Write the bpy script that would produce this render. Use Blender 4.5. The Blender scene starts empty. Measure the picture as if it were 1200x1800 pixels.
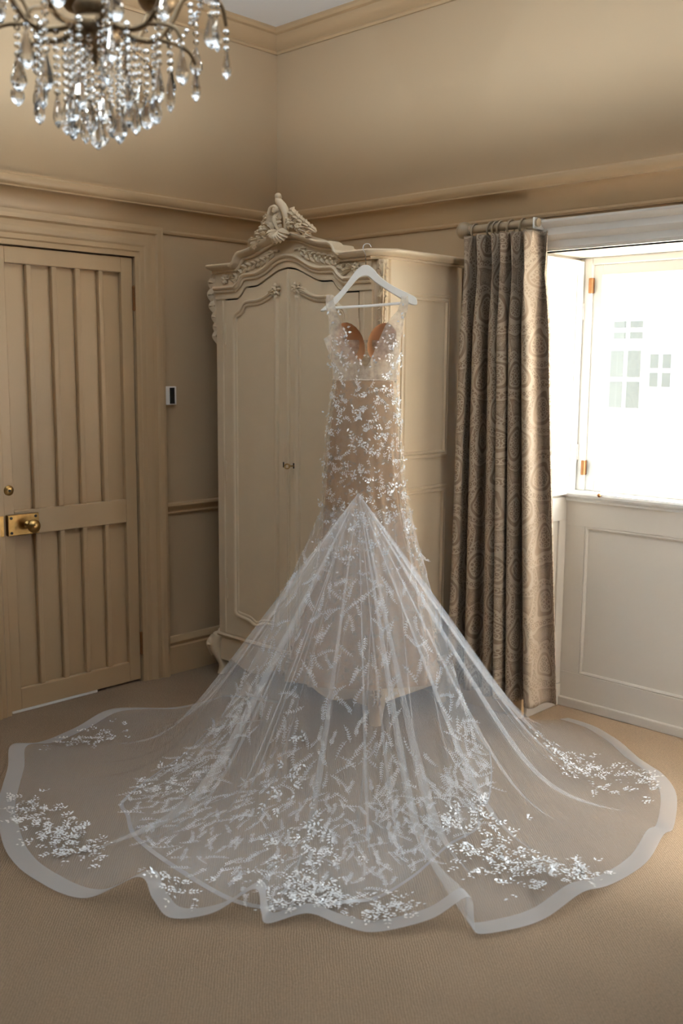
import bpy, math, random
import numpy as np
from mathutils import Vector, Matrix, noise

rnd = random.Random(7)
C = bpy.context.scene.collection
sc = bpy.context.scene

# ------------------------------------------------------------------ camera
CAM = Vector((3.9276, -3.5765, 1.5144))
YAW, PITCH, ROLL, FPX = math.radians(43.97), math.radians(8.2935), math.radians(0.4528), 1750.0
_f = Vector((-math.sin(YAW) * math.cos(PITCH), math.cos(YAW) * math.cos(PITCH), -math.sin(PITCH)))
_r = Vector((math.cos(YAW), math.sin(YAW), 0))
_u = _r.cross(_f)
CR = _r * math.cos(ROLL) + _u * math.sin(ROLL)
CU = -_r * math.sin(ROLL) + _u * math.cos(ROLL)
cd = bpy.data.cameras.new('camera')
cd.sensor_fit = 'VERTICAL'
cd.sensor_height = 36.0
cd.lens = 36.0 * FPX / 1800.0
cd.clip_start = 0.05
cd.clip_end = 200
cd.dof.use_dof = True
cd.dof.focus_distance = 3.75
cd.dof.aperture_fstop = 2.2
cam = bpy.data.objects.new('camera', cd)
C.objects.link(cam)
m = Matrix.Identity(4)
for i in range(3):
    m[i][0], m[i][1], m[i][2], m[i][3] = CR[i], CU[i], -_f[i], CAM[i]
cam.matrix_world = m
sc.camera = cam

# ------------------------------------------------------------------ sky, sun, exposure
w = bpy.data.worlds.new('overcast_sky')
sc.world = w
w.use_nodes = True
bg = w.node_tree.nodes['Background']
bg.inputs[0].default_value = (0.76, 0.89, 1.0, 1)
bg.inputs[1].default_value = 14.0
sl = bpy.data.lights.new('sun', 'SUN'); sl.energy = 780.0; sl.color = (1.0, 0.96, 0.91); sl.angle = 0.009
so = bpy.data.objects.new('sun', sl); C.objects.link(so)
so.rotation_euler = Vector((0.66, -0.52, -0.54)).to_track_quat('-Z', 'Y').to_euler()
sc.view_settings.view_transform = 'Standard'
sc.view_settings.look = 'None'
sc.view_settings.gamma = 1
sc.view_settings.exposure = 0.1
sc.view_settings.use_curve_mapping = False
sc.cycles.max_bounces = 10
sc.cycles.diffuse_bounces = 6
sc.cycles.transparent_max_bounces = 40
sc.cycles.caustics_reflective = False
sc.cycles.caustics_refractive = False

def portal(name, loc, rot, sx, sy):
    l = bpy.data.lights.new(name, 'AREA')
    l.shape = 'RECTANGLE'; l.size = sx; l.size_y = sy
    l.cycles.is_portal = True
    o = bpy.data.objects.new(name, l)
    C.objects.link(o); o.location = loc; o.rotation_euler = rot
WIN1 = (1.66, 2.90, 0.98, 1.965)          # x0, x1, z0, z1 of the seen window
YB = -5.3                                 # wall behind the camera
XR = 5.6                                  # wall to the right, out of frame
ZC = 3.17                                 # ceiling
portal('window_portal', ((WIN1[0]+WIN1[1])/2, 0.43, (WIN1[2]+WIN1[3])/2), (-math.pi/2, 0, 0), WIN1[1]-WIN1[0], WIN1[3]-WIN1[2])

# ------------------------------------------------------------------ materials
def nt(name):
    mt = bpy.data.materials.new(name); mt.use_nodes = True
    t = mt.node_tree
    return mt, t, t.nodes['Principled BSDF']
def N(t, typ, **kw):
    n = t.nodes.new(typ)
    for k, v in kw.items():
        if k in n.inputs: n.inputs[k].default_value = v
        else: setattr(n, k, v)
    return n
def srgb(r, g, b):
    f = lambda c: (c/255/12.92) if c/255 <= 0.04045 else ((c/255+0.055)/1.055)**2.4
    return (f(r), f(g), f(b), 1)
def paint(name, col, rough=0.5, var=0.06, scale=3.0, bump=0.02, bscale=120.0):
    mt, t, p = nt(name)
    tc = N(t, 'ShaderNodeTexCoord')
    n1 = N(t, 'ShaderNodeTexNoise', Scale=scale, Detail=4.0)
    t.links.new(tc.outputs['Object'], n1.inputs['Vector'])
    mx = N(t, 'ShaderNodeMix', data_type='RGBA')
    mx.inputs['A'].default_value = tuple(c*(1-var) for c in col[:3]) + (1,)
    mx.inputs['B'].default_value = tuple(min(1, c*(1+var)) for c in col[:3]) + (1,)
    t.links.new(n1.outputs['Fac'], mx.inputs['Factor'])
    t.links.new(mx.outputs['Result'], p.inputs['Base Color'])
    p.inputs['Roughness'].default_value = rough
    if bump:
        n2 = N(t, 'ShaderNodeTexNoise', Scale=bscale, Detail=3.0)
        t.links.new(tc.outputs['Object'], n2.inputs['Vector'])
        b = N(t, 'ShaderNodeBump', Strength=bump, Distance=0.01)
        t.links.new(n2.outputs['Fac'], b.inputs['Height'])
        t.links.new(b.outputs['Normal'], p.inputs['Normal'])
    return mt
def metal(name, col, rough, var=0.25):
    mt = paint(name, col, rough, var, 60.0, 0.0)
    mt.node_tree.nodes['Principled BSDF'].inputs['Metallic'].default_value = 1.0
    return mt

M = {}
M['wall'] = paint('stone_wall_paint', (0.45, 0.318, 0.186, 1), 0.75, 0.03, 1.5, 0.03, 200)
M['trim'] = paint('stone_trim_paint', (0.455, 0.308, 0.168, 1), 0.42, 0.03, 2, 0.01)
M['alcove'] = paint('pale_stone_alcove_paint', (0.62, 0.56, 0.485, 1), 0.45, 0.02, 2, 0.0)
M['white'] = paint('white_window_paint', (0.82, 0.79, 0.74, 1), 0.35, 0.02, 2, 0.0)
M['linen'] = paint('white_bounce_linen', (0.86, 0.86, 0.87, 1), 0.8, 0.02, 6, 0.0)  # for the added bed, white to throw sunlight back
M['rearwall'] = paint('dark_brown_rear_wall', (0.10, 0.075, 0.05, 1), 0.6, 0.1, 2, 0.0)  # unseen walls, toned dark to cut bounced light
M['ceil'] = paint('white_ceiling_paint', (0.86, 0.85, 0.83, 1), 0.8, 0.02, 2, 0.02)
M['ivory'] = paint('ivory_wardrobe_paint', (0.67, 0.53, 0.36, 1), 0.4, 0.05, 9, 0.02, 60)
M['hanger'] = paint('white_hanger_paint', (0.84, 0.79, 0.72, 1), 0.35, 0.02, 9, 0)
M['dark'] = paint('dark_gap', (0.02, 0.016, 0.012, 1), 0.8, 0.1, 9, 0)
M['black'] = paint('black_plastic', (0.012, 0.012, 0.012, 1), 0.25, 0.1, 9, 0)
M['brass'] = metal('aged_brass', (0.46, 0.28, 0.10, 1), 0.3)
M['copper'] = metal('copper_hinge', (0.30, 0.14, 0.06, 1), 0.4)
M['steel'] = metal('chrome_wire', (0.75, 0.73, 0.70, 1), 0.2)
M['bronze'] = metal('bronze', (0.22, 0.15, 0.085, 1), 0.45)
M['pole'] = paint('drab_painted_pole', (0.36, 0.27, 0.17, 1), 0.45, 0.1, 30, 0)
M['render'] = paint('white_house_render', (0.85, 0.85, 0.83, 1), 0.9, 0.03, 1, 0)
M['pane_dark'] = paint('grey_green_far_pane', (0.022, 0.024, 0.018, 1), 0.5, 0.5, 2.5, 0)
M['lawn'] = paint('dark_lawn', (0.08, 0.08, 0.072, 1), 0.9, 0.2, 2, 0)
M['cup'] = paint('peach_cup_fabric', (0.42, 0.215, 0.10, 1), 0.6, 0.08, 20, 0)

def carpet_mat():
    mt, t, p = nt('beige_loop_carpet')
    tc = N(t, 'ShaderNodeTexCoord')
    mp = N(t, 'ShaderNodeMapping'); mp.inputs['Rotation'].default_value = (0, 0, 0.74)
    t.links.new(tc.outputs['Object'], mp.inputs['Vector'])
    n0 = N(t, 'ShaderNodeTexNoise', Scale=18.0, Detail=3.0)
    t.links.new(mp.outputs[0], n0.inputs['Vector'])
    dis = N(t, 'ShaderNodeVectorMath', operation='SCALE'); dis.inputs['Scale'].default_value = 0.012
    t.links.new(n0.outputs['Color'], dis.inputs[0])
    ad = N(t, 'ShaderNodeVectorMath', operation='ADD')
    t.links.new(mp.outputs[0], ad.inputs[0]); t.links.new(dis.outputs[0], ad.inputs[1])
    w1 = N(t, 'ShaderNodeTexWave', Scale=52.0, Distortion=1.5); w1.bands_direction = 'X'
    w2 = N(t, 'ShaderNodeTexWave', Scale=44.0, Distortion=1.5); w2.bands_direction = 'Y'
    t.links.new(ad.outputs[0], w1.inputs['Vector']); t.links.new(ad.outputs[0], w2.inputs['Vector'])
    mu = N(t, 'ShaderNodeMath', operation='MULTIPLY')
    t.links.new(w1.outputs['Fac'], mu.inputs[0]); t.links.new(w2.outputs['Fac'], mu.inputs[1])
    n1 = N(t, 'ShaderNodeTexNoise', Scale=2.2, Detail=5.0)
    t.links.new(tc.outputs['Object'], n1.inputs['Vector'])
    mx = N(t, 'ShaderNodeMix', data_type='RGBA')
    mx.inputs['A'].default_value = (0.165, 0.110, 0.064, 1); mx.inputs['B'].default_value = (0.39, 0.272, 0.172, 1)
    a2 = N(t, 'ShaderNodeMath', operation='MULTIPLY_ADD'); a2.inputs[1].default_value = 0.5
    t.links.new(n1.outputs['Fac'], a2.inputs[0])
    m3 = N(t, 'ShaderNodeMath', operation='MULTIPLY'); m3.inputs[1].default_value = 0.38
    t.links.new(mu.outputs[0], m3.inputs[0]); t.links.new(m3.outputs[0], a2.inputs[2])
    n3 = N(t, 'ShaderNodeTexNoise', Scale=160.0, Detail=2.0)
    t.links.new(tc.outputs['Object'], n3.inputs['Vector'])
    a3 = N(t, 'ShaderNodeMath', operation='MULTIPLY_ADD'); a3.inputs[1].default_value = 0.9
    t.links.new(n3.outputs['Fac'], a3.inputs[0])
    sb_ = N(t, 'ShaderNodeMath', operation='SUBTRACT'); sb_.inputs[1].default_value = 0.45
    t.links.new(a2.outputs[0], sb_.inputs[0]); t.links.new(sb_.outputs[0], a3.inputs[2])
    t.links.new(a3.outputs[0], mx.inputs['Factor'])
    t.links.new(mx.outputs['Result'], p.inputs['Base Color'])
    p.inputs['Roughness'].default_value = 0.95
    b = N(t, 'ShaderNodeBump', Strength=0.5, Distance=0.004)
    t.links.new(mu.outputs[0], b.inputs['Height']); t.links.new(b.outputs['Normal'], p.inputs['Normal'])
    return mt
M['carpet'] = carpet_mat()

def sheer(name, col, alpha, trans=0.45, scale=0.0, lo=0.0):
    """thin net: part clear, part diffuse and translucent thread"""
    mt = bpy.data.materials.new(name); mt.use_nodes = True
    t = mt.node_tree; t.nodes.clear()
    out = N(t, 'ShaderNodeOutputMaterial')
    d = N(t, 'ShaderNodeBsdfDiffuse', Color=col); tl = N(t, 'ShaderNodeBsdfTranslucent', Color=col)
    m1 = N(t, 'ShaderNodeMixShader'); m1.inputs[0].default_value = trans
    t.links.new(d.outputs[0], m1.inputs[1]); t.links.new(tl.outputs[0], m1.inputs[2])
    tr = N(t, 'ShaderNodeBsdfTransparent')
    m2 = N(t, 'ShaderNodeMixShader'); m2.inputs[0].default_value = alpha
    t.links.new(tr.outputs[0], m2.inputs[1]); t.links.new(m1.outputs[0], m2.inputs[2])
    t.links.new(m2.outputs[0], out.inputs[0])
    if scale:
        tc = N(t, 'ShaderNodeTexCoord')
        n = N(t, 'ShaderNodeTexNoise', Scale=scale, Detail=3.0)
        t.links.new(tc.outputs['Object'], n.inputs['Vector'])
        mr = N(t, 'ShaderNodeMapRange'); mr.inputs['From Min'].default_value = 0.35; mr.inputs['From Max'].default_value = 0.65
        mr.inputs['To Min'].default_value = lo; mr.inputs['To Max'].default_value = alpha
        t.links.new(n.outputs['Fac'], mr.inputs['Value']); t.links.new(mr.outputs[0], m2.inputs[0])
    return mt
TW = (0.96, 0.96, 0.97, 1)
M['tulle'] = sheer('white_tulle', TW, 0.215)
M['band'] = sheer('white_horsehair_hem', TW, 0.34)
M['lacenet'] = sheer('lace_net', TW, 0.16)
M['lace'] = sheer('white_lace_thread', (0.97, 0.97, 0.98, 1), 0.80, 0.3)
M['lining'] = sheer('nude_lining_net', (0.46, 0.305, 0.185, 1), 0.85, 0.2)
M['bodice'] = sheer('ivory_bodice_net', (0.88, 0.78, 0.66, 1), 0.52, 0.4, 60.0, 0.32)
M['overnet'] = sheer('ivory_skirt_net', (0.86, 0.75, 0.62, 1), 0.34, 0.4, 45.0, 0.12)

def sequin_mat():
    mt, t, p = nt('pearl_sequin')
    p.inputs['Base Color'].default_value = (0.84, 0.83, 0.82, 1)
    p.inputs['Roughness'].default_value = 0.12
    p.inputs['Coat Weight'].default_value = 0.6
    p.inputs['Coat Roughness'].default_value = 0.05
    return mt
M['sequin'] = sequin_mat()
def glass_mat(name, rough, ior, tint=(1, 1, 1, 1)):
    mt = bpy.data.materials.new(name); mt.use_nodes = True
    t = mt.node_tree; t.nodes.clear()
    out = N(t, 'ShaderNodeOutputMaterial')
    g = N(t, 'ShaderNodeBsdfGlass', Color=tint, Roughness=rough, IOR=ior)
    t.links.new(g.outputs[0], out.inputs[0])
    return mt
M['crystal'] = glass_mat('cut_crystal', 0.02, 1.55)
def pane_mat():
    mt = bpy.data.materials.new('window_glass'); mt.use_nodes = True
    t = mt.node_tree; t.nodes.clear()
    out = N(t, 'ShaderNodeOutputMaterial')
    tr = N(t, 'ShaderNodeBsdfTransparent', Color=(0.95, 0.97, 0.97, 1)); gl = N(t, 'ShaderNodeBsdfGlossy', Roughness=0.02)
    mx = N(t, 'ShaderNodeMixShader'); mx.inputs[0].default_value = 0.06
    t.links.new(tr.outputs[0], mx.inputs[1]); t.links.new(gl.outputs[0], mx.inputs[2]); t.links.new(mx.outputs[0], out.inputs[0])
    return mt
M['pane'] = pane_mat()

def curtain_mat():
    mt, t, p = nt('paisley_curtain_fabric')
    uv = N(t, 'ShaderNodeUVMap')
    def mth(op, a, b=None, c=None):
        n = N(t, 'ShaderNodeMath', operation=op)
        for i, v in enumerate((a, b, c)):
            if v is None: continue
            if isinstance(v, (int, float)): n.inputs[i].default_value = v
            else: t.links.new(v, n.inputs[i])
        return n.outputs[0]
    sp = N(t, 'ShaderNodeSeparateXYZ'); t.links.new(uv.outputs[0], sp.inputs[0])
    nz = N(t, 'ShaderNodeTexNoise', Scale=6.0, Detail=2.0); t.links.new(uv.outputs[0], nz.inputs['Vector'])
    wob = mth('MULTIPLY', mth('SUBTRACT', nz.outputs['Fac'], 0.5), 0.10)
    u = mth('ADD', sp.outputs[0], wob); v = mth('ADD', sp.outputs[1], wob)
    def med(pu, pv, ou, ov, kx, ky):
        a = mth('SUBTRACT', mth('FRACT', mth('ADD', mth('DIVIDE', u, pu), ou)), 0.5)
        b = mth('SUBTRACT', mth('FRACT', mth('ADD', mth('DIVIDE', v, pv), ov)), 0.5)
        a = mth('MULTIPLY', a, kx); b = mth('MULTIPLY', b, ky)
        # teardrop: narrower towards one end
        a = mth('MULTIPLY', a, mth('ADD', 1.0, mth('MULTIPLY', b, 0.9)))
        return mth('SQRT', mth('ADD', mth('MULTIPLY', a, a), mth('MULTIPLY', b, b)))
    d1 = med(0.21, 0.27, 0.0, 0.0, 1.0, 0.9)
    d2 = med(0.21, 0.27, 0.5, 0.5, 1.0, 0.9)
    d = mth('MINIMUM', d1, d2)
    rings = mth('GREATER_THAN', mth('SINE', mth('MULTIPLY', d, 62.0)), -0.15)
    vor = N(t, 'ShaderNodeTexVoronoi', Scale=46.0); vor.inputs['Randomness'].default_value = 0.35
    t.links.new(uv.outputs[0], vor.inputs['Vector'])
    dots = mth('GREATER_THAN', mth('SINE', mth('MULTIPLY', vor.outputs['Distance'], 17.0)), 0.1)
    inner = mth('LESS_THAN', d, 0.19)
    outer = mth('GREATER_THAN', d, 0.37)
    band = mth('MULTIPLY', mth('GREATER_THAN', d, 0.25), mth('LESS_THAN', d, 0.33))
    usedots = mth('MAXIMUM', mth('LESS_THAN', d, 0.13), band)
    pat = mth('ADD', mth('MULTIPLY', dots, usedots), mth('MULTIPLY', rings, mth('SUBTRACT', 1.0, usedots)))
    fil = N(t, 'ShaderNodeTexNoise', Scale=85.0, Detail=2.0); t.links.new(uv.outputs[0], fil.inputs['Vector'])
    sw = mth('GREATER_THAN', mth('SINE', mth('MULTIPLY', fil.outputs['Fac'], 42.0)), 0.1)
    pat = mth('ADD', mth('MULTIPLY', pat, mth('SUBTRACT', 1.0, mth('MULTIPLY', outer, 0.75))), mth('MULTIPLY', mth('MULTIPLY', sw, outer), 0.55))
    weave = N(t, 'ShaderNodeTexNoise', Scale=500.0, Detail=1.0); t.links.new(uv.outputs[0], weave.inputs['Vector'])
    fac = mth('MULTIPLY', pat, mth('ADD', 0.6, mth('MULTIPLY', weave.outputs['Fac'], 0.6)))
    mx = N(t, 'ShaderNodeMix', data_type='RGBA')
    mx.inputs['A'].default_value = (0.165, 0.110, 0.066, 1); mx.inputs['B'].default_value = (0.32, 0.25, 0.178, 1)
    t.links.new(fac, mx.inputs['Factor']); t.links.new(mx.outputs['Result'], p.inputs['Base Color'])
    p.inputs['Roughness'].default_value = 0.85
    b = N(t, 'ShaderNodeBump', Strength=0.25, Distance=0.002)
    t.links.new(fac, b.inputs['Height']); t.links.new(b.outputs['Normal'], p.inputs['Normal'])
    return mt
M['curtain'] = curtain_mat()

# ------------------------------------------------------------------ mesh helpers
class MB:
    def __init__(s): s.v = []; s.f = []
    def add(s, vs, fs):
        o = len(s.v); s.v += [tuple(q) for q in vs]; s.f += [tuple(i+o for i in f) for f in fs]; return s
    def box(s, x0, x1, y0, y1, z0, z1):
        return s.add([(x0,y0,z0),(x1,y0,z0),(x1,y1,z0),(x0,y1,z0),(x0,y0,z1),(x1,y0,z1),(x1,y1,z1),(x0,y1,z1)],
                     [(0,3,2,1),(4,5,6,7),(0,1,5,4),(1,2,6,5),(2,3,7,6),(3,0,4,7)])
    def prism(s, poly, z0, z1):
        n = len(poly)
        return s.add([(x,y,z0) for x,y in poly]+[(x,y,z1) for x,y in poly],
                     [tuple(range(n))[::-1], tuple(range(n,2*n))]+[(i,(i+1)%n,n+(i+1)%n,n+i) for i in range(n)])
    def sweep(s, path, A, B, prof, closed=False, caps=True):
        """profile (a,b) carried along path; A,B are the profile axes, one pair for each point"""
        n, k = len(path), len(prof); vs = []
        for p, a, b in zip(path, A, B):
            p, a, b = Vector(p), Vector(a), Vector(b)
            vs += [tuple(p+a*q[0]+b*q[1]) for q in prof]
        fs = []
        for i in range(n if closed else n-1):
            j = (i+1) % n
            for q in range(k):
                fs.append((i*k+q, i*k+(q+1)%k, j*k+(q+1)%k, j*k+q))
        if caps and not closed: fs += [tuple(range(k))[::-1], tuple((n-1)*k+q for q in range(k))]
        return s.add(vs, fs)
    def line(s, p0, p1, a, b, prof): return s.sweep([p0,p1],[a,a],[b,b],prof)
    def tube(s, pts, rad, n=8, close=False):
        pts = [Vector(p) for p in pts]; k = len(pts)
        if not hasattr(rad, '__len__'): rad = [rad]*k
        A, B = [], []; ref = None
        for i in range(k):
            if close: d = pts[(i+1)%k]-pts[i-1]
            else: d = pts[min(i+1,k-1)]-pts[max(i-1,0)]
            d.normalize()
            if ref is None: ref = Vector((0,0,1)) if abs(d.z) < 0.9 else Vector((1,0,0))
            a = d.cross(ref)
            if a.length < 1e-4: a = d.orthogonal()
            a.normalize(); b = a.cross(d).normalized(); ref = b
            A.append(a*rad[i]); B.append(b*rad[i])
        return s.sweep(pts, A, B, [(math.cos(2*math.pi*i/n), math.sin(2*math.pi*i/n)) for i in range(n)], closed=close)
    def lathe(s, prof, c=(0,0,0), n=16, ax=2):
        """prof: (radius, height)"""
        vs = []; k = len(prof); c = Vector(c)
        for r, h in prof:
            for i in range(n):
                t = 2*math.pi*i/n; q = [r*math.cos(t), r*math.sin(t), h]
                if ax == 0: q = [h, q[0], q[1]]
                if ax == 1: q = [q[1], -h, q[0]]
                vs.append(tuple(c+Vector(q)))
        fs = [(i*n+j, i*n+(j+1)%n, (i+1)*n+(j+1)%n, (i+1)*n+j) for i in range(k-1) for j in range(n)]
        fs += [tuple(range(n))[::-1], tuple((k-1)*n+j for j in range(n))]
        return s.add(vs, fs)
    def ball(s, c, r, n=10, m=6, sq=(1,1,1)):
        vs, fs = [], []; c = Vector(c)
        for i in range(m+1):
            th = math.pi*i/m
            for j in range(n):
                ph = 2*math.pi*j/n
                vs.append((c.x+r*sq[0]*math.sin(th)*math.cos(ph), c.y+r*sq[1]*math.sin(th)*math.sin(ph), c.z+r*sq[2]*math.cos(th)))
        for i in range(m):
            for j in range(n): fs.append((i*n+j, (i+1)*n+j, (i+1)*n+(j+1)%n, i*n+(j+1)%n))
        return s.add(vs, fs)
    def build(s, name, mat, parent=None, smooth=False, bevel=0.0, origin=None, angle=40):
        me = bpy.data.meshes.new(name)
        off = Vector(origin) if origin else Vector((0,0,0))
        me.from_pydata([(x-off.x, y-off.y, z-off.z) for x,y,z in s.v], [], s.f)
        me.validate(); me.update()
        o = bpy.data.objects.new(name, me); C.objects.link(o)
        o.location = off
        if mat is not None: me.materials.append(M[mat] if isinstance(mat, str) else mat)
        if parent is not None: setpar(o, parent)
        if bevel:
            bv = o.modifiers.new('edge', 'BEVEL'); bv.width = bevel; bv.segments = 2; bv.limit_method = 'ANGLE'; bv.angle_limit = 0.6
        if smooth:
            me.polygons.foreach_set('use_smooth', [True]*len(me.polygons))
            if angle < 180: me.set_sharp_from_angle(angle=math.radians(angle))
        return o
WM = {}
def wloc(o):
    v = Vector(o.location)
    while o.parent: o = o.parent; v = v + Vector(o.location)
    return v
def setpar(o, parent):
    o.parent = parent; o.location = Vector(o.location) - wloc(parent)
def tag(o, label=None, cat=None, group=None, kind=None):
    if label: o['label'] = label
    if cat: o['category'] = cat
    if group: o['group'] = group
    if kind: o['kind'] = kind
    return o
def empty(name, loc, label, cat, group=None):
    o = bpy.data.objects.new(name, None); C.objects.link(o); o.location = loc; o.empty_display_size = 0.1
    return tag(o, label, cat, group)
def struct(o, label, cat): return tag(o, label, cat, None, 'structure')
def smoothpath(pts, n=6):
    """Catmull-Rom through the points"""
    P = [Vector(p) for p in pts]; out = []
    for i in range(len(P)-1):
        p0 = P[max(i-1,0)]; p1 = P[i]; p2 = P[i+1]; p3 = P[min(i+2,len(P)-1)]
        for k in range(n):
            t = k/n
            out.append(0.5*((2*p1)+(p2-p0)*t+(2*p0-5*p1+4*p2-p3)*t*t+(3*p1-p0-3*p2+p3)*t*t*t))
    out.append(P[-1]); return out
def leaf(b, pts, width, up, lobes=4, thick=0.004, nw=7, cup=0.25, n=5, depth=0.35):
    """an acanthus-like leaf along pts, lobed edge, cupped across, with thickness"""
    pp = smoothpath(pts, n); k = len(pp); up = Vector(up).normalized(); rows = []
    for i, p in enumerate(pp):
        t = i/(k-1)
        d = (pp[min(i+1,k-1)]-pp[max(i-1,0)]).normalized()
        side = d.cross(up)
        if side.length < 1e-3: side = d.orthogonal()
        side.normalize(); nn = side.cross(d).normalized()
        wd = width*(math.sin(math.pi*min(1, 0.12+0.88*t))**0.7*0.9+0.1)*(1-depth*abs(math.sin(lobes*math.pi*t))**2)
        rows.append([p+side*(wd*x*0.5)+nn*(-cup*width*(x*x)+0.10*width*math.cos(3*math.pi*x)) for x in np.linspace(-1,1,nw)])
        for q in range(nw): rows[-1][q] = (rows[-1][q], nn)
    vs = [r[0] for row in rows for r in row]+[r[0]-r[1]*thick for row in rows for r in row]
    o = k*nw; fs = []
    for i in range(k-1):
        for j in range(nw-1):
            a = i*nw+j
            fs.append((a, a+1, a+nw+1, a+nw)); fs.append((o+a, o+a+nw, o+a+nw+1, o+a+1))
        a = i*nw; fs.append((a, a+nw, o+a+nw, o+a)); a = i*nw+nw-1; fs.append((a, o+a, o+a+nw, a+nw))
    for j in range(nw-1):
        fs.append((j, o+j, o+j+1, j+1)); a = (k-1)*nw+j; fs.append((a, a+1, o+a+1, o+a))
    b.add([tuple(v) for v in vs], fs)

# ------------------------------------------------------------------ room shell
def wall_with_hole(name, quad_axis, at, thick, lo, hi, z0, z1, hole, mat):
    """wall plane with one opening: built from boxes around it"""
    b = MB(); h0, h1, hz0, hz1 = hole
    def bx(a0, a1, c0, c1):
        if a1-a0 < 1e-6 or c1-c0 < 1e-6: return
        if quad_axis == 'x': b.box(at, at+thick, a0, a1, c0, c1) if thick > 0 else b.box(at+thick, at, a0, a1, c0, c1)
        else: b.box(a0, a1, at, at+thick, c0, c1) if thick > 0 else b.box(a0, a1, at+thick, at, c0, c1)
    bx(lo, h0, z0, z1); bx(h1, hi, z0, z1); bx(h0, h1, z0, hz0); bx(h0, h1, hz1, z1)
    return b.build(name, mat)
FL = MB().box(-0.1, XR, YB, 0.27, -0.1, 0.0).build('floor', 'carpet')
struct(FL, 'beige ribbed loop carpet across the whole room', 'floor')
CE = MB().box(-0.1, XR, YB, 0.05, ZC, ZC+0.1).build('ceiling', 'ceil')
struct(CE, 'flat white painted ceiling above the chandelier', 'ceiling')
DY0, DY1, DZ1 = -1.572, -0.888, 2.004     # door opening
WL = wall_with_hole('wall_left', 'x', 0.0, -0.16, YB, 0.16, 0, ZC, (DY0, DY1, 0.0, DZ1), 'wall')
struct(WL, 'stone painted wall with the plank-panelled door', 'wall')
RX0, RX1 = 1.597, 2.97                    # window recess, floor to head
WR = wall_with_hole('wall_right', 'y', 0.0, 0.05, 0.0, XR, 0, ZC, (RX0, RX1, 0.0, 1.985), 'wall')
struct(WR, 'stone painted wall behind wardrobe and curtain', 'wall')
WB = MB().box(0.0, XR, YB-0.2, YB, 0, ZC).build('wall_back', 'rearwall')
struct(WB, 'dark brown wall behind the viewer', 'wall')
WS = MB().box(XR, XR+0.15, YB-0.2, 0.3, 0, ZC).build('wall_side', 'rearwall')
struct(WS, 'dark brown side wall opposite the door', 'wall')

# ---- mouldings
def moulding(name, segs, prof, mat='trim', label=None, ends=None):
    """segs: list of (p0,p1,outward); prof in (out, up)"""
    b = MB()
    for p0, p1, out in segs: b.line(p0, p1, out, (0,0,1), prof)
    o = b.build(name, mat, smooth=True, angle=35)
    if label: struct(o, label, 'trim')
    return o
OL, OR_ = Vector((1,0,0)), Vector((0,-1,0))
cove = [(0,0),(0.010,0.0),(0.014,0.008),(0.010,0.016),(0.008,0.018)]
for i in range(7):
    t = i/6*math.pi/2
    cove.append((0.010+0.055*(1-math.cos(t)), 0.022+0.085*math.sin(t)))
cove += [(0.068,0.107),(0.068,0.113),(0.078,0.122),(0.082,0.136),(0.080,0.150),(0.070,0.158),(0.070,0.164),(0.0,0.170)]
crown = [(0,0),(0.010,0),(0.014,0.010),(0.010,0.020),(0.020,0.028),(0.040,0.045),(0.048,0.065),(0.050,0.075),(0.066,0.080),(0.072,0.092),(0.070,0.105),(0.0,0.105)]
ZM = 2.122
moulding('trim_1', [((0,YB,ZM),(0,0,ZM),OL)], cove, label='coved picture rail cornice running above the door')
moulding('trim_2', [((0,0,ZM),(XR,0,ZM),OR_)], cove, label='coved picture rail cornice above wardrobe and window')
moulding('trim_3', [((0,YB,ZC-0.105),(0,0,ZC-0.105),OL)], crown, 'trim', label='crown moulding under the ceiling on the door wall')
moulding('trim_4', [((0,0,ZC-0.105),(XR,0,ZC-0.105),OR_)], crown, 'trim', label='crown moulding under the ceiling on the window wall')
dado = [(0,0),(0.008,0.0),(0.012,0.008),(0.008,0.014),(0.010,0.022),(0.022,0.034),(0.026,0.044),(0.022,0.054),(0,0.058)]
moulding('trim_5', [((0,-0.745,0.797),(0,0,0.797),OL)], dado, label='chair rail between door casing and wardrobe')
skirt = [(0,0),(0.020,0.0),(0.020,0.135),(0.012,0.142),(0.016,0.150),(0.022,0.160),(0.018,0.172),(0.008,0.186),(0,0.188)]
moulding('baseboard_left', [((0,-0.745,0),(0,0,0),OL),((0,YB,0),(0,-1.72,0),OL)], skirt, label='tall moulded baseboard on the door wall')
moulding('baseboard_right', [((0,0,0),(RX0,0,0),OR_)], skirt, label='tall moulded baseboard behind wardrobe and curtain')

# ---- door
D = MB().box(-0.043, -0.026, DY0+0.006, DY1-0.006, 0.012, DZ1-0.006).build('door_1', 'trim', origin=(0, (DY0+DY1)/2, 0))
struct(D, 'tall stone painted door with ten narrow recessed panels', 'door')
def part(bb, name, mat, par, **k): return bb.build(name, mat, par, **k)
pz = [(0.105, 0.785), (0.893, 1.930)]
edges = [DY0+0.006, -1.518, -1.421, -1.397, -1.303, -1.278, -1.188, -1.164, -1.071, -1.048, -0.955, DY1-0.006]
for i in range(0, 12, 2):
    y0, y1 = edges[i], edges[i+1]
    if i in (0, 10):
        part(MB().box(-0.026, 0.0, y0, y1, 0.012, DZ1-0.006), 'stile', 'trim', D, bevel=0.003)
    else:
        for z0, z1 in pz: part(MB().box(-0.026, 0.0, y0, y1, z0, z1), 'muntin', 'trim', D, bevel=0.005)
for z0, z1 in ((0.012, pz[0][0]), (pz[0][1], pz[1][0]), (pz[1][1], DZ1-0.006)):
    part(MB().box(-0.026, -0.0005, edges[1], edges[10], z0, z1), 'rail', 'trim', D, bevel=0.003)
for i in range(1, 11, 2):
    for z0, z1 in pz:
        part(MB().box(-0.026, -0.0235, edges[i], edges[i+1], z0, z1), 'door_panel', 'trim', D)
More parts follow.
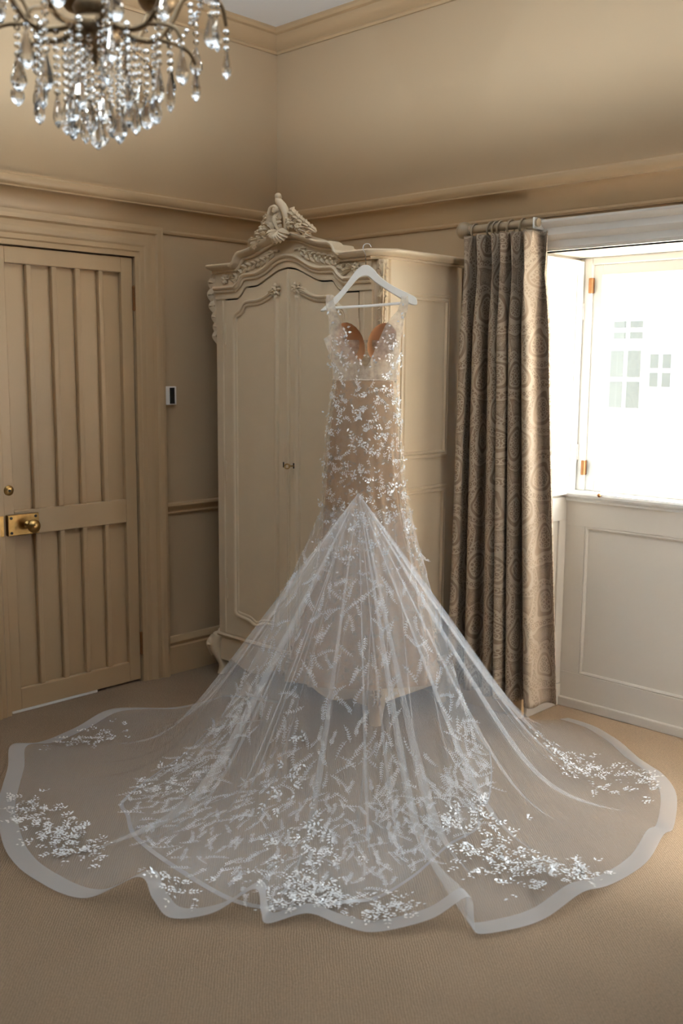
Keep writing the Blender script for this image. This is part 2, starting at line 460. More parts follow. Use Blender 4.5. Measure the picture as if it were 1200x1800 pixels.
# light strip under the door
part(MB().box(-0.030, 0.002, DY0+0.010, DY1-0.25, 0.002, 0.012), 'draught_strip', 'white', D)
for z in (1.818, 0.19):
    h = part(MB().lathe([(0.007,-0.045),(0.007,0.045)], (0.006, DY1-0.004, z), 10), 'hinge', 'copper', D, smooth=True)
    part(MB().ball((0.006, DY1-0.004, z+0.05), 0.008).ball((0.006, DY1-0.004, z-0.05), 0.008), 'hinge_tip', 'copper', h, smooth=True)
# rim lock with knob
lk = part(MB().box(0.0, 0.022, -1.560, -1.415, 0.790, 0.880), 'rim_lock', 'brass', D, bevel=0.003); lk['label'] = 'brass rim lock plate'
for y in (-1.545, -1.432):
    for z in (0.803, 0.867): part(MB().lathe([(0.006,0),(0.006,0.003)], (0.022, y, z), 10, 0), 'screw', 'dark', lk)
kb = part(MB().lathe([(0.016,0),(0.018,0.004),(0.009,0.010),(0.008,0.030),(0.020,0.036),(0.028,0.048),(0.029,0.058),(0.022,0.068),(0.006,0.073)], (0.022, -1.470, 0.832), 20, 0), 'door_knob', 'brass', lk, smooth=True)
es = part(MB().lathe([(0.022,0),(0.022,0.003),(0.016,0.006),(0.012,0.008)], (0.0, -1.540, 0.984), 18, 0), 'key_escutcheon', 'brass', D, smooth=True)
part(MB().lathe([(0.006,0),(0.006,0.009)], (0.0, -1.540, 0.984), 10, 0), 'keyhole', 'dark', es)
part(MB().box(-0.02, 0.015, DY0-0.03, DY0-0.002, 0.79, 0.88), 'keep', 'brass', D, bevel=0.002)
# casing
cas = [(0,0.0),(0.014,0.0),(0.014,0.020),(0.020,0.026),(0.020,0.046),(0.028,0.056),(0.034,0.074),(0.030,0.086),(0.030,0.100),(0.040,0.108),(0.046,0.124),(0.040,0.140),(0.0,0.142)]
def casing(name, y0, y1, zt, label):
    b = MB(); A = []; Bv = []
    path = [(0, y1, 0), (0, y1, zt), (0, y0, zt), (0, y0, 0)]
    s = 1.0
    Bv = [(0,1,0), (0,1,1), (0,-1,1), (0,-1,0)]
    b.sweep(path, [(1,0,0)]*4, Bv, cas)
    o = b.build(name, 'trim', smooth=True, angle=30); struct(o, label, 'trim'); return o
casing('trim_6', DY0, DY1, DZ1, 'deep moulded casing around the door')
MB().box(-0.16, -0.044, DY0-0.02, DY1+0.02, -0.02, 2.02).build('door_backing', 'dark')  # near-black block stands in for the unlit space beyond the door
struct(bpy.data.objects['door_backing'], 'dark block standing in for shade behind the closed door', 'wall')

# ---- window alcove
WN = bpy.data.objects.new('window_1', None); C.objects.link(WN); WN.location = ((RX0+RX1)/2, 0.27, 0)
struct(WN, 'deep white window alcove with panelled apron and tall casement', 'window')
YF = 0.27
ap = MB().box(RX0, RX1, YF+0.012, YF+0.08, 0, 0.955).build('apron', 'alcove', WN)
P0, P1 = 0.158, 0.830
pxs = [(1.700, 2.87)]
for z0, z1 in ((0, P0), (P1, 0.955)): part(MB().box(RX0, RX1, YF, YF+0.012, z0, z1), 'apron_rail', 'alcove', WN, bevel=0.002)
for x0, x1 in ((RX0, pxs[0][0]), (pxs[0][1], RX1)):
    part(MB().box(x0, x1, YF+0.0005, YF+0.012, P0, P1), 'apron_stile', 'alcove', WN, bevel=0.002)
for x0, x1 in pxs:
    b = MB(); pr = [(0,0),(0.0,0.010),(0.006,0.014),(0.012,0.010),(0.014,0.0)]
    b.sweep([(x0,YF+0.014,P0),(x1,YF+0.014,P0),(x1,YF+0.014,P1),(x0,YF+0.014,P1)], [(1,0,1),(-1,0,1),(-1,0,-1),(1,0,-1)], [(0,-1,0)]*4, pr, closed=True)
    part(b, 'panel_moulding', 'alcove', WN)
part(MB().box(RX0, RX1, YF-0.018, YF, 0, 0.042), 'skirting', 'alcove', WN, bevel=0.004)
sillp = [(0,0),(0.010,0.0),(0.014,0.008),(0.010,0.014),(0.022,0.020),(0.032,0.024),(0.036,0.034),(0.032,0.044),(0,0.044)]
b = MB().line((RX0,YF,0.938),(RX1,YF,0.938),(0,-1,0),(0,0,1),sillp); b.box(RX0,RX1,YF-0.001,0.42,0.955,0.982)
part(b, 'window_sill', 'white', WN, smooth=True, angle=30)
# reveal sides and head
part(MB().box(RX0-0.05, RX0, 0.0, 0.42, 0, 1.985), 'reveal', 'alcove', WN)
part(MB().box(RX1, RX1+0.05, 0.0, 0.42, 0, 1.985), 'reveal', 'alcove', WN)
part(MB().box(RX0-0.05, RX1+0.05, 0.0, 0.42, 1.985, 2.03), 'reveal_head', 'alcove', WN)
part(MB().box(RX0, RX0+0.014, 0.0, YF, 0, 0.10), 'skirting', 'alcove', WN, bevel=0.003)
for z0, z1 in ((0.10, 0.17), (0.85, 0.955)): part(MB().box(RX0, RX0+0.010, 0.0, YF, z0, z1), 'reveal_rail', 'alcove', WN, bevel=0.002)
for y0, y1 in ((0.0, 0.06), (0.215, YF)): part(MB().box(RX0, RX0+0.0095, y0, y1, 0.17, 0.85), 'reveal_stile', 'alcove', WN, bevel=0.002)
# folded shutters lying on the reveals
for sx, xx in ((1, RX0), (-1, RX1)):
    x0, x1 = sorted((xx, xx+sx*0.022))
    sh = part(MB().box(x0, x1, 0.012, 0.305, 0.968, 1.972), 'shutter', 'white', WN, bevel=0.003)
    xa, xb = sorted((xx+sx*0.022, xx+sx*0.028))
    for (y0, y1, z0, z1) in ((0.012,0.06,0.968,1.972),(0.257,0.305,0.968,1.972),(0.06,0.257,0.968,1.03),(0.06,0.257,1.91,1.972)):
        part(MB().box(xa, xb, y0, y1, z0, z1), 'shutter_frame', 'white', sh, bevel=0.002)
    for z in (1.15, 1.76): part(MB().lathe([(0.005,-0.035),(0.005,0.035)], (xb if sx>0 else xa, 0.306, z), 8), 'shutter_hinge', 'alcove', sh, smooth=True)
# fixed frame, casements, glass
b = MB(); x0, x1, z0, z1 = WIN1[0]-0.06, WIN1[1]+0.06, 0.982, 1.985
b.box(x0, WIN1[0], 0.31, 0.40, z0, z1); b.box(WIN1[1], x1, 0.31, 0.40, z0, z1); b.box(WIN1[0], WIN1[1], 0.31, 0.40, z1-0.03, z1)
part(b, 'window_frame', 'white', WN, bevel=0.004)
nC = 2; cw = (WIN1[1]-WIN1[0])/nC
for i in range(nC):
    a0, a1 = WIN1[0]+cw*i, WIN1[0]+cw*(i+1)
    b = MB(); fr = 0.042
    b.box(a0, a0+fr, 0.325, 0.365, 0.982, 1.955); b.box(a1-fr, a1, 0.325, 0.365, 0.982, 1.955)
    b.box(a0+fr, a1-fr, 0.325, 0.365, 0.982, 1.03); b.box(a0+fr, a1-fr, 0.325, 0.365, 1.91, 1.955)
    cs = part(b, 'casement', 'white', WN, bevel=0.003)
    part(MB().add([(a0+fr,0.345,1.03),(a1-fr,0.345,1.03),(a1-fr,0.345,1.91),(a0+fr,0.345,1.91)], [(0,1,2,3)]), 'pane', 'pane', cs)
for z in (1.868, 1.083):
    part(MB().box(WIN1[0]-0.012, WIN1[0]+0.006, 0.302, 0.327, z-0.032, z+0.032), 'hinge', 'copper', WN, bevel=0.003)
st = part(MB().tube([(1.80,0.30,1.000),(1.795,0.26,0.998),(1.79,0.225,0.982)], 0.008, 8), 'casement_stay', 'white', WN, smooth=True)
part(MB().ball((1.79,0.223,0.980), 0.009), 'stay_knob', 'copper', st, smooth=True)
# architrave over the alcove
arch = [(0,0),(0.016,0.0),(0.020,0.012),(0.014,0.022),(0.014,0.040),(0.024,0.048),(0.030,0.062),(0.024,0.072),(0.024,0.090),(0.040,0.100),(0.046,0.112),(0.040,0.122),(0,0.122)]
moulding('trim_7', [((RX0-0.06,0,1.985),(RX1+0.1,0,1.985),OR_)], arch, 'alcove', label='white moulded architrave over the window alcove')

# ------------------------------------------------------------------ outside
g = MB().box(-40, 40, -40, 40, -1.2, -1.0).build('ground', 'lawn'); struct(g, 'dark lawn outside the window', 'ground')
H = empty('house', (-3, 9.6, -1.0), 'white rendered house across the yard seen through the window', 'house')
part(MB().box(-6.5, 1.0, 9.3, 12.5, -1.0, 3.4), 'house_wall', 'render', H)
part(MB().add([(-6.8,9.0,3.4),(1.3,9.0,3.4),(1.3,12.8,3.4),(-6.8,12.8,3.4),(-6.8,10.9,4.9),(1.3,10.9,4.9)], [(0,1,5,4),(2,3,4,5),(0,4,3),(1,2,5),(3,2,1,0)]), 'house_roof', 'render', H)
for (xx, za, zb, ww) in ((-3.22, 0.95, 1.80, 0.52), (-3.19, 1.90, 2.2, 0.5), (-2.62, 1.25, 1.75, 0.36), (-0.9, 0.9, 1.8, 0.8)):
    wd = part(MB().box(xx-0.04, xx+ww+0.04, 9.22, 9.3, za-0.04, zb+0.04), 'house_window', 'render', H)
    for p in range(2):
        for q in range(2):
            part(MB().box(xx+ww*p/2+0.015, xx+ww*(p+1)/2-0.015, 9.21, 9.222, za+(zb-za)*q/2+0.015, za+(zb-za)*(q+1)/2-0.015), 'pane', 'pane_dark', wd)

# ------------------------------------------------------------------ bed added beyond the frame to bounce sun onto wardrobe and alcove
BD = empty('bounce_bed', (4.1, -0.85, 0), 'white daybed added out of view to bounce sunlight into the room', 'bounce_bed')
part(MB().box(3.02, 5.05, -1.20, -0.30, 0.10, 0.34), 'bed_base', 'linen', BD, bevel=0.02)
part(MB().box(3.00, 5.05, -1.22, -0.28, 0.34, 0.58), 'mattress', 'linen', BD, bevel=0.06)
part(MB().box(5.05, 5.12, -1.22, -0.28, 0.0, 1.15), 'headboard', 'ivory', BD, bevel=0.02)
for px_ in (3.10, 4.95):
    for py_ in (-1.12, -0.38): part(MB().box(px_-0.03, px_+0.03, py_-0.03, py_+0.03, 0, 0.10), 'leg', 'ivory', BD)
part(MB().ball((4.80, -0.75, 0.66), 0.3, 14, 8, (0.6, 1.2, 0.32)), 'pillow', 'linen', BD, smooth=True)

# ------------------------------------------------------------------ wardrobe
WX, YBK, D0 = 0.686, -0.035, -0.55         # centre, back, front face
HW, CANT = 0.541, 0.048
WD = empty('wardrobe', (WX, -0.29, 0), 'ivory painted armoire with carved crest and arched double doors', 'wardrobe')
def foot_poly(g, g2=None):
    """plan of the body grown by g: canted front corners"""
    return [(WX-HW-g, YBK), (WX-HW-g, D0+CANT-g*0.4), (WX-HW+CANT-g*0.4, D0-g), (WX+HW-CANT+g*0.4, D0-g), (WX+HW+g, D0+CANT-g*0.4), (WX+HW+g, YBK)][::-1]
def archz(pts, u):
    u = -abs(u)
    for (a, za), (c, zc) in zip(pts, pts[1:]):
        if a <= u <= c: return za+(zc-za)*(u-a)/(c-a)
    return pts[0][1] if u < pts[0][0] else pts[-1][1]
def fine(pts, n=5):
    pp = smoothpath([(p[0], 0, p[1]) for p in pts], n)
    return [(p.x, p.z) for p in pp]
TOPA = fine([(-0.62,1.942),(-0.36,1.940),(-0.325,1.943),(-0.297,1.962),(-0.283,1.986),(-0.255,1.990),(-0.20,2.000),(-0.13,2.022),(-0.06,2.041),(0.0,2.046)])
LOWA = fine([(-0.62,1.850),(-0.37,1.850),(-0.335,1.854),(-0.300,1.876),(-0.280,1.897),(-0.245,1.900),(-0.19,1.903),(-0.135,1.919),(-0.06,1.956),(0.0,1.966)])
DOORA = fine([(-0.62,1.820),(-0.36,1.820),(-0.328,1.824),(-0.300,1.842),(-0.275,1.868),(-0.235,1.870),(-0.19,1.875),(-0.13,1.899),(-0.06,1.928),(0.0,1.938)])
part(MB().prism(foot_poly(0), 0.20, 1.945), 'carcass', 'ivory', WD)
# frieze board following the arch, over the doors
def arch_board(lo, hi, u0, u1, y0, y1, n=80):
    b = MB(); vs = []; fs = []
    for i in range(n+1):
        u = u0+(u1-u0)*i/n
        za, zb = (lo(u) if callable(lo) else lo), (hi(u) if callable(hi) else hi)
        vs += [(WX+u, y0, za), (WX+u, y0, zb), (WX+u, y1, zb), (WX+u, y1, za)]
    for i in range(n):
        for q in range(4): fs.append((4*i+q, 4*i+(q+1)%4, 4*i+4+(q+1)%4, 4*i+4+q))
    fs += [(3,2,1,0), (4*n, 4*n+1, 4*n+2, 4*n+3)]
    return b.add(vs, fs)
UF = HW-CANT
fz = part(arch_board(lambda u: archz(DOORA,u)+0.002, lambda u: archz(TOPA,u)+0.03, -UF, UF, D0-0.016, D0), 'frieze', 'ivory', WD)
part(arch_board(1.90, lambda u: archz(TOPA,u)+0.03, -UF, UF, D0, D0+0.10), 'arched_backing', 'ivory', WD)
# sloping roof behind the arch
b = MB(); n = 40; vs = []; fs = []
for i in range(n+1):
    u = -HW+(2*HW)*i/n
    vs += [(WX+u, D0+0.02, max(1.945, archz(TOPA,u)+0.028)), (WX+u, YBK, 1.965)]
for i in range(n): fs.append((2*i, 2*i+2, 2*i+3, 2*i+1))
part(b.add(vs, fs), 'roof', 'ivory', WD)
# cornices
cprof = [(0,0),(0.014,0.0),(0.018,0.006),(0.016,0.011),(0.026,0.014),(0.040,0.020),(0.046,0.026),(0.047,0.032),(0.042,0.037),(0.020,0.039),(-0.02,0.039),(-0.02,0.0)]
lprof = [(0,0),(0.010,0.0),(0.013,0.006),(0.009,0.011),(0.018,0.015),(0.022,0.022),(0.016,0.030),(0,0.031),(-0.01,0.031),(-0.01,0)]
def front_path(arch, y, u1):
    us = [a for a, _ in arch if a > -u1]
    us = [-u1]+us; us = us+[-a for a in us[::-1][1:]]
    path = [(WX+u, y, archz(arch, u)) for u in us]; A = []; B = []
    for i, p in enumerate(path):
        d = Vector(path[min(i+1, len(path)-1)])-Vector(path[max(i-1, 0)]); d.normalize()
        nn = Vector((-d.z, 0, d.x))
        if nn.z < 0.35: nn = Vector((nn.x, 0, 0.35)).normalized()
        A.append((0,-1,0)); B.append(tuple(nn))
    return path, A, B
path, A, B = front_path(TOPA, D0-0.014, UF)
c8 = 0.41
zc = TOPA[0][1]
pre = [(WX-HW, YBK, zc), (WX-HW, D0+CANT, zc)]; prA = [(-1,0,0), (-1,-c8,0)]
post = [(WX+HW, D0+CANT, zc), (WX+HW, YBK, zc)]; poA = [(1,-c8,0), (1,0,0)]
A[0] = (-c8,-1,0); A[-1] = (c8,-1,0)
b = MB().sweep(pre+path+post, prA+A+poA, [(0,0,1)]*2+B+[(0,0,1)]*2, cprof)
part(b, 'cornice', 'ivory', WD, smooth=True, angle=38)
path, A, B = front_path(LOWA, D0-0.014, UF)
part(MB().sweep(path, A, B, lprof), 'door_head_moulding', 'ivory', fz, smooth=True, angle=38)
path, A, B = front_path(DOORA, D0-0.014, UF)
part(MB().sweep(path, A, B, [(0,0.002),(0.004,0.002),(0.005,0.008),(0,0.010)]), 'door_head_bead', 'ivory', fz, smooth=True)
# stiles beside the doors
DU = 0.424
for s in (-1, 1):
    u0, u1 = sorted((s*DU, s*UF))
    part(MB().box(WX+u0, WX+u1, D0-0.012, D0, 0.222, 1.822), 'front_stile', 'ivory', WD, bevel=0.002)
    part(MB().line((WX+s*(DU+0.022),D0-0.012,0.23),(WX+s*(DU+0.022),D0-0.012,1.815),(0,-1,0),(1,0,0),[(0,-0.008),(0.005,-0.005),(0.006,0),(0.005,0.005),(0,0.008)]), 'stile_bead', 'ivory', WD, smooth=True)
# near-black strip painted as shade in the gap over the door heads
part(arch_board(1.78, lambda u: archz(DOORA,u)+0.004, -DU, DU, D0-0.002, D0), 'door_gap_shade', 'dark', WD)
# doors
def rosette(b, c, r, out=(0,-1,0)):
    c = Vector(c); o = Vector(out)
    for k in range(7):
        t = 2*math.pi*k/7
        e = Vector((math.cos(t), 0, math.sin(t)))
        leaf(b, [c+e*r*0.15+o*0.010, c+e*r*0.6+o*0.016, c+e*r*1.0+o*0.004], r*0.62, o, 2, 0.003, 5, 0.2, 4)
    b.ball(c+o*0.012, r*0.3)
for s in (-1, 1):
    ua, ub = (-DU+0.002, 0.002) if s < 0 else (0.006, DU-0.002)
    dr = part(arch_board(0.226, lambda u: archz(DOORA,u)-0.005, ua, ub, D0-0.014, D0-0.002, 40), 'door', 'ivory', WD)
    # raised panel moulding with shaped head and foot
    def mir(u): return u if s < 0 else -u
    head = fine([(-0.352,1.700),(-0.345,1.738),(-0.305,1.762),(-0.285,1.788),(-0.255,1.797),(-0.19,1.799),(-0.14,1.812),(-0.105,1.828),(-0.078,1.832),(-0.070,1.815)], 5)
    ft = fine([(-0.070,0.350),(-0.085,0.338),(-0.16,0.330),(-0.21,0.312),(-0.26,0.330),(-0.335,0.338),(-0.352,0.352)], 5)
    loop = head+ft
    P = [(WX+mir(u), D0-0.014, z) for u, z in loop]
    n = len(P); A = [(0,-1,0)]*n; B = []
    cx, cz = WX+mir(-0.21), 1.07
    for i in range(n):
        d = Vector(P[(i+1)%n])-Vector(P[i-1]); d.normalize(); nn = Vector((-d.z,0,d.x))
        if nn.dot(Vector((P[i][0]-cx, 0, P[i][2]-cz))) < 0: nn = -nn
        B.append(tuple(nn))
    part(MB().sweep(P, A, B, [(0,-0.014),(0.007,-0.012),(0.009,-0.006),(0.006,-0.002),(0.013,0.002),(0.015,0.008),(0.009,0.013),(0,0.014)], closed=True), 'panel_moulding', 'ivory', dr, smooth=True, angle=35)
    rb = MB(); rosette(rb, (WX+mir(-0.064), D0-0.018, 1.848), 0.030)
    leaf(rb, [(WX+mir(-0.07),D0-0.02,1.84),(WX+mir(-0.10),D0-0.03,1.838),(WX+mir(-0.125),D0-0.02,1.822)], 0.03, (0,-1,0), 3)
    leaf(rb, [(WX+mir(-0.062),D0-0.02,1.83),(WX+mir(-0.066),D0-0.03,1.81),(WX+mir(-0.069),D0-0.02,1.79)], 0.025, (0,-1,0), 3)
    part(rb, 'carved_rosette', 'ivory', dr, smooth=True, angle=50)
    # escutcheon plate
    ue = -0.020 if s < 0 else 0.046
    eb = MB(); zs = np.linspace(0.975, 1.175, 21)
    eb.sweep([(WX+ue, D0-0.014, z) for z in zs], [(0,-1,0)]*21, [(0.006+0.004*abs(math.sin(6*math.pi*i/20)),0,0) for i in range(21)], [(0,-1),(0.004,-0.7),(0.006,0),(0.004,0.7),(0,1)])
    e = part(eb, 'escutcheon', 'ivory', dr, smooth=True)
    part(MB().box(WX+ue-0.003, WX+ue+0.003, D0-0.022, D0-0.018, 1.068, 1.092), 'keyhole', 'dark', e)
    if s > 0:
        kb = MB().tube([(WX+ue,D0-0.018,1.080),(WX+ue,D0-0.05,1.080)], 0.0035, 8)
        kb.tube([(WX+ue+0.016*math.cos(t)-0.002,D0-0.058+0.002*math.sin(t),1.080+0.010*math.sin(t)) for t in np.linspace(0,2*math.pi,14)[:-1]], 0.0032, 6, close=True)
        k = part(kb, 'key', 'brass', dr, smooth=True); k['label'] = 'small brass key'
    for z in (0.45, 1.02, 1.66):
        u = mir(-DU-0.002)
        hb = MB().lathe([(0.002,-0.05),(0.005,-0.045),(0.006,-0.03),(0.006,0.03),(0.005,0.045),(0.002,0.05)], (WX+u, D0-0.018, z), 8)
        part(hb, 'hinge', 'ivory', dr, smooth=True)
ab = MB().line((WX+0.004,D0-0.014,0.23),(WX+0.004,D0-0.014,1.925),(0,-1,0),(1,0,0),[(0,-0.014),(0.006,-0.013),(0.007,-0.007),(0.012,-0.004),(0.012,0.004),(0.007,0.007),(0.006,0.013),(0,0.014)])
part(ab, 'astragal', 'ivory', WD, smooth=True, angle=35)
# frieze carving: garlands
for s in (-1, 1):
    gb = MB()
    for k in range(9):
        t = k/8; u = s*(0.085+0.245*t)
        z = (archz(TOPA, u)+archz(LOWA, u)+0.03)/2+0.004*math.sin(5*k)
        sl = s*(archz(LOWA, abs(u)-0.02)-archz(LOWA, abs(u)+0.02))/0.04*-1
        d = Vector((s, 0, -0.35 if abs(u) < 0.28 else 0.0)).normalized(); nrm = Vector((-d.z, 0, d.x))
        c = Vector((WX+u, D0-0.017, z)); o = Vector((0,-1,0))
        for sg in (-1, 1):
            leaf(gb, [c, c+d*0.014+nrm*0.012*sg+o*0.012, c+d*0.032+nrm*0.019*sg+o*0.003], 0.018, o, 3, 0.003, 5, 0.2, 4)
        gb.ball(c+o*0.006, 0.007, 8, 5)
        if k % 2 == 0: gb.ball(c+o*0.006+nrm*0.010, 0.005, 8, 5); gb.ball(c+o*0.005-nrm*0.010+d*0.01, 0.005, 8, 5)
    # scroll beside the crest
    cs = [(s*0.05,2.010),(s*0.075,2.012),(s*0.10,2.004),(s*0.125,1.992),(s*0.150,1.984),(s*0.150,1.972),(s*0.138,1.974)]
    gb.tube(smoothpath([(WX+u, D0-0.020, z) for u, z in cs], 5), 0.006, 8)
    # ornament at the square end of the frieze
    rosette(gb, (WX+s*0.415, D0-0.017, 1.910), 0.026)
    for q in range(4):
        leaf(gb, [(WX+s*0.39,D0-0.017,1.912),(WX+s*(0.37-0.01*q),D0-0.03,1.925-0.012*q),(WX+s*(0.345),D0-0.018,1.932-0.016*q)], 0.016, (0,-1,0), 2)
    part(gb, 'carved_garland', 'ivory', fz, smooth=True, angle=50)
# carved acanthus down the canted corners
for s in (-1, 1):
    q = Vector((s, -1, 0)).normalized(); tx = Vector((1, s, 0)).normalized()*-1
    c0 = Vector((WX+s*(HW-CANT/2), D0+CANT/2, 0))
    gb = MB()
    gb.sweep([c0+Vector((0,0,z)) for z in (0.23, 1.62)], [tuple(q)]*2, [tuple(tx)]*2, [(0,-0.02),(0.005,-0.015),(0.006,0.015),(0,0.02)])
    zz = 1.93
    body = [(0.034,1.93),(0.040,1.88),(0.034,1.82),(0.022,1.77),(0.016,1.72),(0.020,1.68),(0.012,1.63)]
    for i, (o_, z) in enumerate(body[:-1]):
        o2, z2 = body[i+1]
        leaf(gb, [c0+q*(o_*0.4)+Vector((0,0,z+0.012)), c0+q*(o_+0.012)+Vector((0,0,(z+z2)/2)), c0+q*(o2*0.8)+Vector((0,0,z2-0.012))], 0.056-0.005*i, q, 4, 0.004, 7, 0.25, 5)
        gb.ball(c0+q*(o_*0.6+0.006)+Vector((0,0,z)), 0.012-0.001*i, 8, 5)
    gb.sweep([c0+Vector((0,0,z)) for z in (1.60,1.70,1.80,1.88,1.94)], [tuple(q*k) for k in (0.006,0.014,0.024,0.036,0.034)], [tuple(tx)]*5, [(0,-0.024),(0.8,-0.018),(1,0),(0.8,0.018),(0,0.024)])
    part(gb, 'carved_corner', 'ivory', WD, smooth=True, angle=50)
# side panels
for s in (-1, 1):
    for z0, z1 in ((1.13, 1.82), (0.33, 1.01)):
        x = WX+s*HW
        b = MB(); pr = [(0,0),(0.006,0.002),(0.008,0.010),(0.004,0.016),(0.010,0.022),(0.010,0.028),(0,0.032)]
        ya, yb = -0.435, -0.115
        B4 = [(0,1,1),(0,-1,1),(0,-1,-1),(0,1,-1)]
        b.sweep([(x,ya,z0),(x,yb,z0),(x,yb,z1),(x,ya,z1)], [(s,0,0)]*4, B4, pr, closed=True)
        part(b, 'side_panel_moulding', 'ivory', WD, smooth=True, angle=30)
# plinth and feet
pp = [(0,0),(0.012,0.0),(0.018,0.006),(0.022,0.014),(0.014,0.022),(0,0.024),(-0.02,0.024),(-0.02,0)]
fp = [(WX-HW,YBK,0.2),(WX-HW,D0+CANT,0.2),(WX-HW+CANT,D0,0.2),(WX+HW-CANT,D0,0.2),(WX+HW,D0+CANT,0.2),(WX+HW,YBK,0.2)]
fa = [(-1,0,0),(-1,-c8,0),(-c8,-1,0),(c8,-1,0),(1,-c8,0),(1,0,0)]
part(MB().sweep(fp, fa, [(0,0,1)]*6, pp), 'plinth_moulding', 'ivory', WD, smooth=True, angle=35)
part(arch_board(lambda u: 0.095+0.035*math.cos(min(1,abs(u)/0.40)*math.pi*1.5)*(1 if abs(u)<0.40 else 1)-0.012*(abs(u)>0.42), 0.202, -UF, UF, D0-0.006, D0+0.018), 'apron', 'ivory', WD)
for s in (-1, 1):
    x0, x1 = sorted((WX+s*HW, WX+s*(HW-0.02)))
    part(MB().box(x0, x1, D0+CANT, YBK, 0.10, 0.202), 'side_apron', 'ivory', WD)
part(MB().box(WX-HW+0.02, WX+HW-0.02, YBK-0.02, YBK, 0.10, 0.202), 'back_apron', 'ivory', WD)
for s in (-1, 1):
    for fy, q in ((D0+0.03, Vector((s,-1,0)).normalized()), (YBK-0.05, Vector((s,0,0)))):
        c0 = Vector((WX+s*(HW-0.035), fy, 0)); tx = Vector((-q.y, q.x, 0))
        pr = [(0.016,0.205),(0.028,0.185),(0.040,0.155),(0.038,0.120),(0.022,0.085),(0.006,0.055),(0.004,0.030),(0.014,0.0)]
        b = MB(); path = smoothpath([c0+q*o_+Vector((0,0,z)) for o_, z in pr], 4)
        b.sweep(path, [tuple(q*(0.040-0.018*i/len(path))) for i in range(len(path))], [tuple(tx*(0.050-0.024*i/len(path))) for i in range(len(path))], [(math.cos(t),math.sin(t)) for t in np.linspace(0,2*math.pi,13)[:-1]])
        if fy < -0.2:
            leaf(b, [c0+q*0.06+Vector((0,0,0.195)), c0+q*0.086+Vector((0,0,0.15)), c0+q*0.06+Vector((0,0,0.09))], 0.06, q, 4)
            b.ball(c0+q*0.068+Vector((0,0,0.17)), 0.014, 8, 5)
        part(b, 'scroll_foot', 'ivory', WD, smooth=True, angle=50)
# crest
CRb = D0-0.045
def cq(x, y, out=0.0): return Vector((WX+(x-585)*0.00040, CRb-out, 2.243-(y-75)*0.000246))
FW = Vector((0,-1,0))
crest = MB()
plume = [(650,760),(668,640),(672,520),(655,410),(615,310),(565,235),(540,180),(540,130),(545,95)]
crest.tube(smoothpath([cq(x,y,0.006) for x,y in plume], 4), [0.010+0.010*math.sin(math.pi*i/32)*(1-0.3*i/32)+(0.003 if i > 27 else 0) for i in range(33)], 10)
crest.ball(cq(540,112,0.008), 0.0145, 12, 8, (1.1,1,0.95))
cr = part(crest, 'crest', 'ivory', WD, smooth=True, angle=60)
b = MB()
leaf(b, [cq(560,330,0.03), cq(480,420,0.035), cq(470,560,0.03), cq(520,690,0.025)], 0.066, FW, 7, 0.006, 7, 0.2, 7, 0.25)
leaf(b, [cq(600,350,0.02), cq(560,480,0.04), cq(570,620,0.035), cq(600,720,0.02)], 0.045, FW, 5, 0.006, 7, 0.3, 6)
b.tube(smoothpath([cq(x,y,0.038) for x,y in ((470,420),(500,320),(560,300),(600,340),(585,390),(550,385),(545,350))],4), 0.007, 8)
b.ball(cq(555,350,0.036), 0.010)
leaf(b, [cq(500,290,0.015), cq(440,310,0.02), cq(378,352,0.012)], 0.030, FW, 3)
leaf(b, [cq(450,330,0.012), cq(420,400,0.018), cq(400,450,0.01)], 0.024, FW, 3)
part(b, 'cartouche', 'ivory', cr, smooth=True, angle=50)
b = MB()
for k in range(9):                        # ribbed shell
    t = math.radians(-160+17.5*k); c = cq(585,700,0.02)
    tip = cq(585+200*math.cos(t), 720-215*math.sin(t), 0.024)
    leaf(b, [c, (c+tip)/2+FW*0.030, tip+FW*0.008], 0.034, FW, 1, 0.005, 5, 0.3, 4, 0.05)
part(b, 'shell', 'ivory', cr, smooth=True, angle=50)
for nm, spray, bl in (('leaf_spray', [(400,470),(360,560),(330,650),(270,720),(190,790),(80,935)], [(330,660)]),
                      ('leaf_spray', [(700,430),(760,520),(830,590),(900,660),(980,730),(1070,825)], [(765,610),(905,700)])):
    b = MB(); sg = -1 if spray[0][0] < 585 else 1
    for i in range(len(spray)-1):
        x, y = spray[i]; x2, y2 = spray[i+1]
        leaf(b, [cq(x,y,0.004), cq((x+x2)/2+sg*20,(y+y2)/2-45,0.022), cq(x2+sg*40,y2-25,0.006)], 0.056-0.004*i, FW, 5, 0.004, 7, 0.25, 6)
        leaf(b, [cq(x-sg*20,y+40,0.006), cq((x+x2)/2-sg*10,(y+y2)/2+50,0.026), cq(x2-sg*10,y2+45,0.008)], 0.050-0.004*i, FW, 4, 0.004, 7, 0.25, 5)
    for x, y in bl:
        for k in range(6):
            t = 2*math.pi*k/6
            leaf(b, [cq(x,y,0.02), cq(x+35*math.cos(t),y+55*math.sin(t),0.034), cq(x+60*math.cos(t),y+95*math.sin(t),0.016)], 0.020, FW, 1, 0.003, 5, 0.2, 3)
        b.ball(cq(x,y,0.032), 0.009)
    part(b, nm, 'ivory', cr, smooth=True, angle=50)

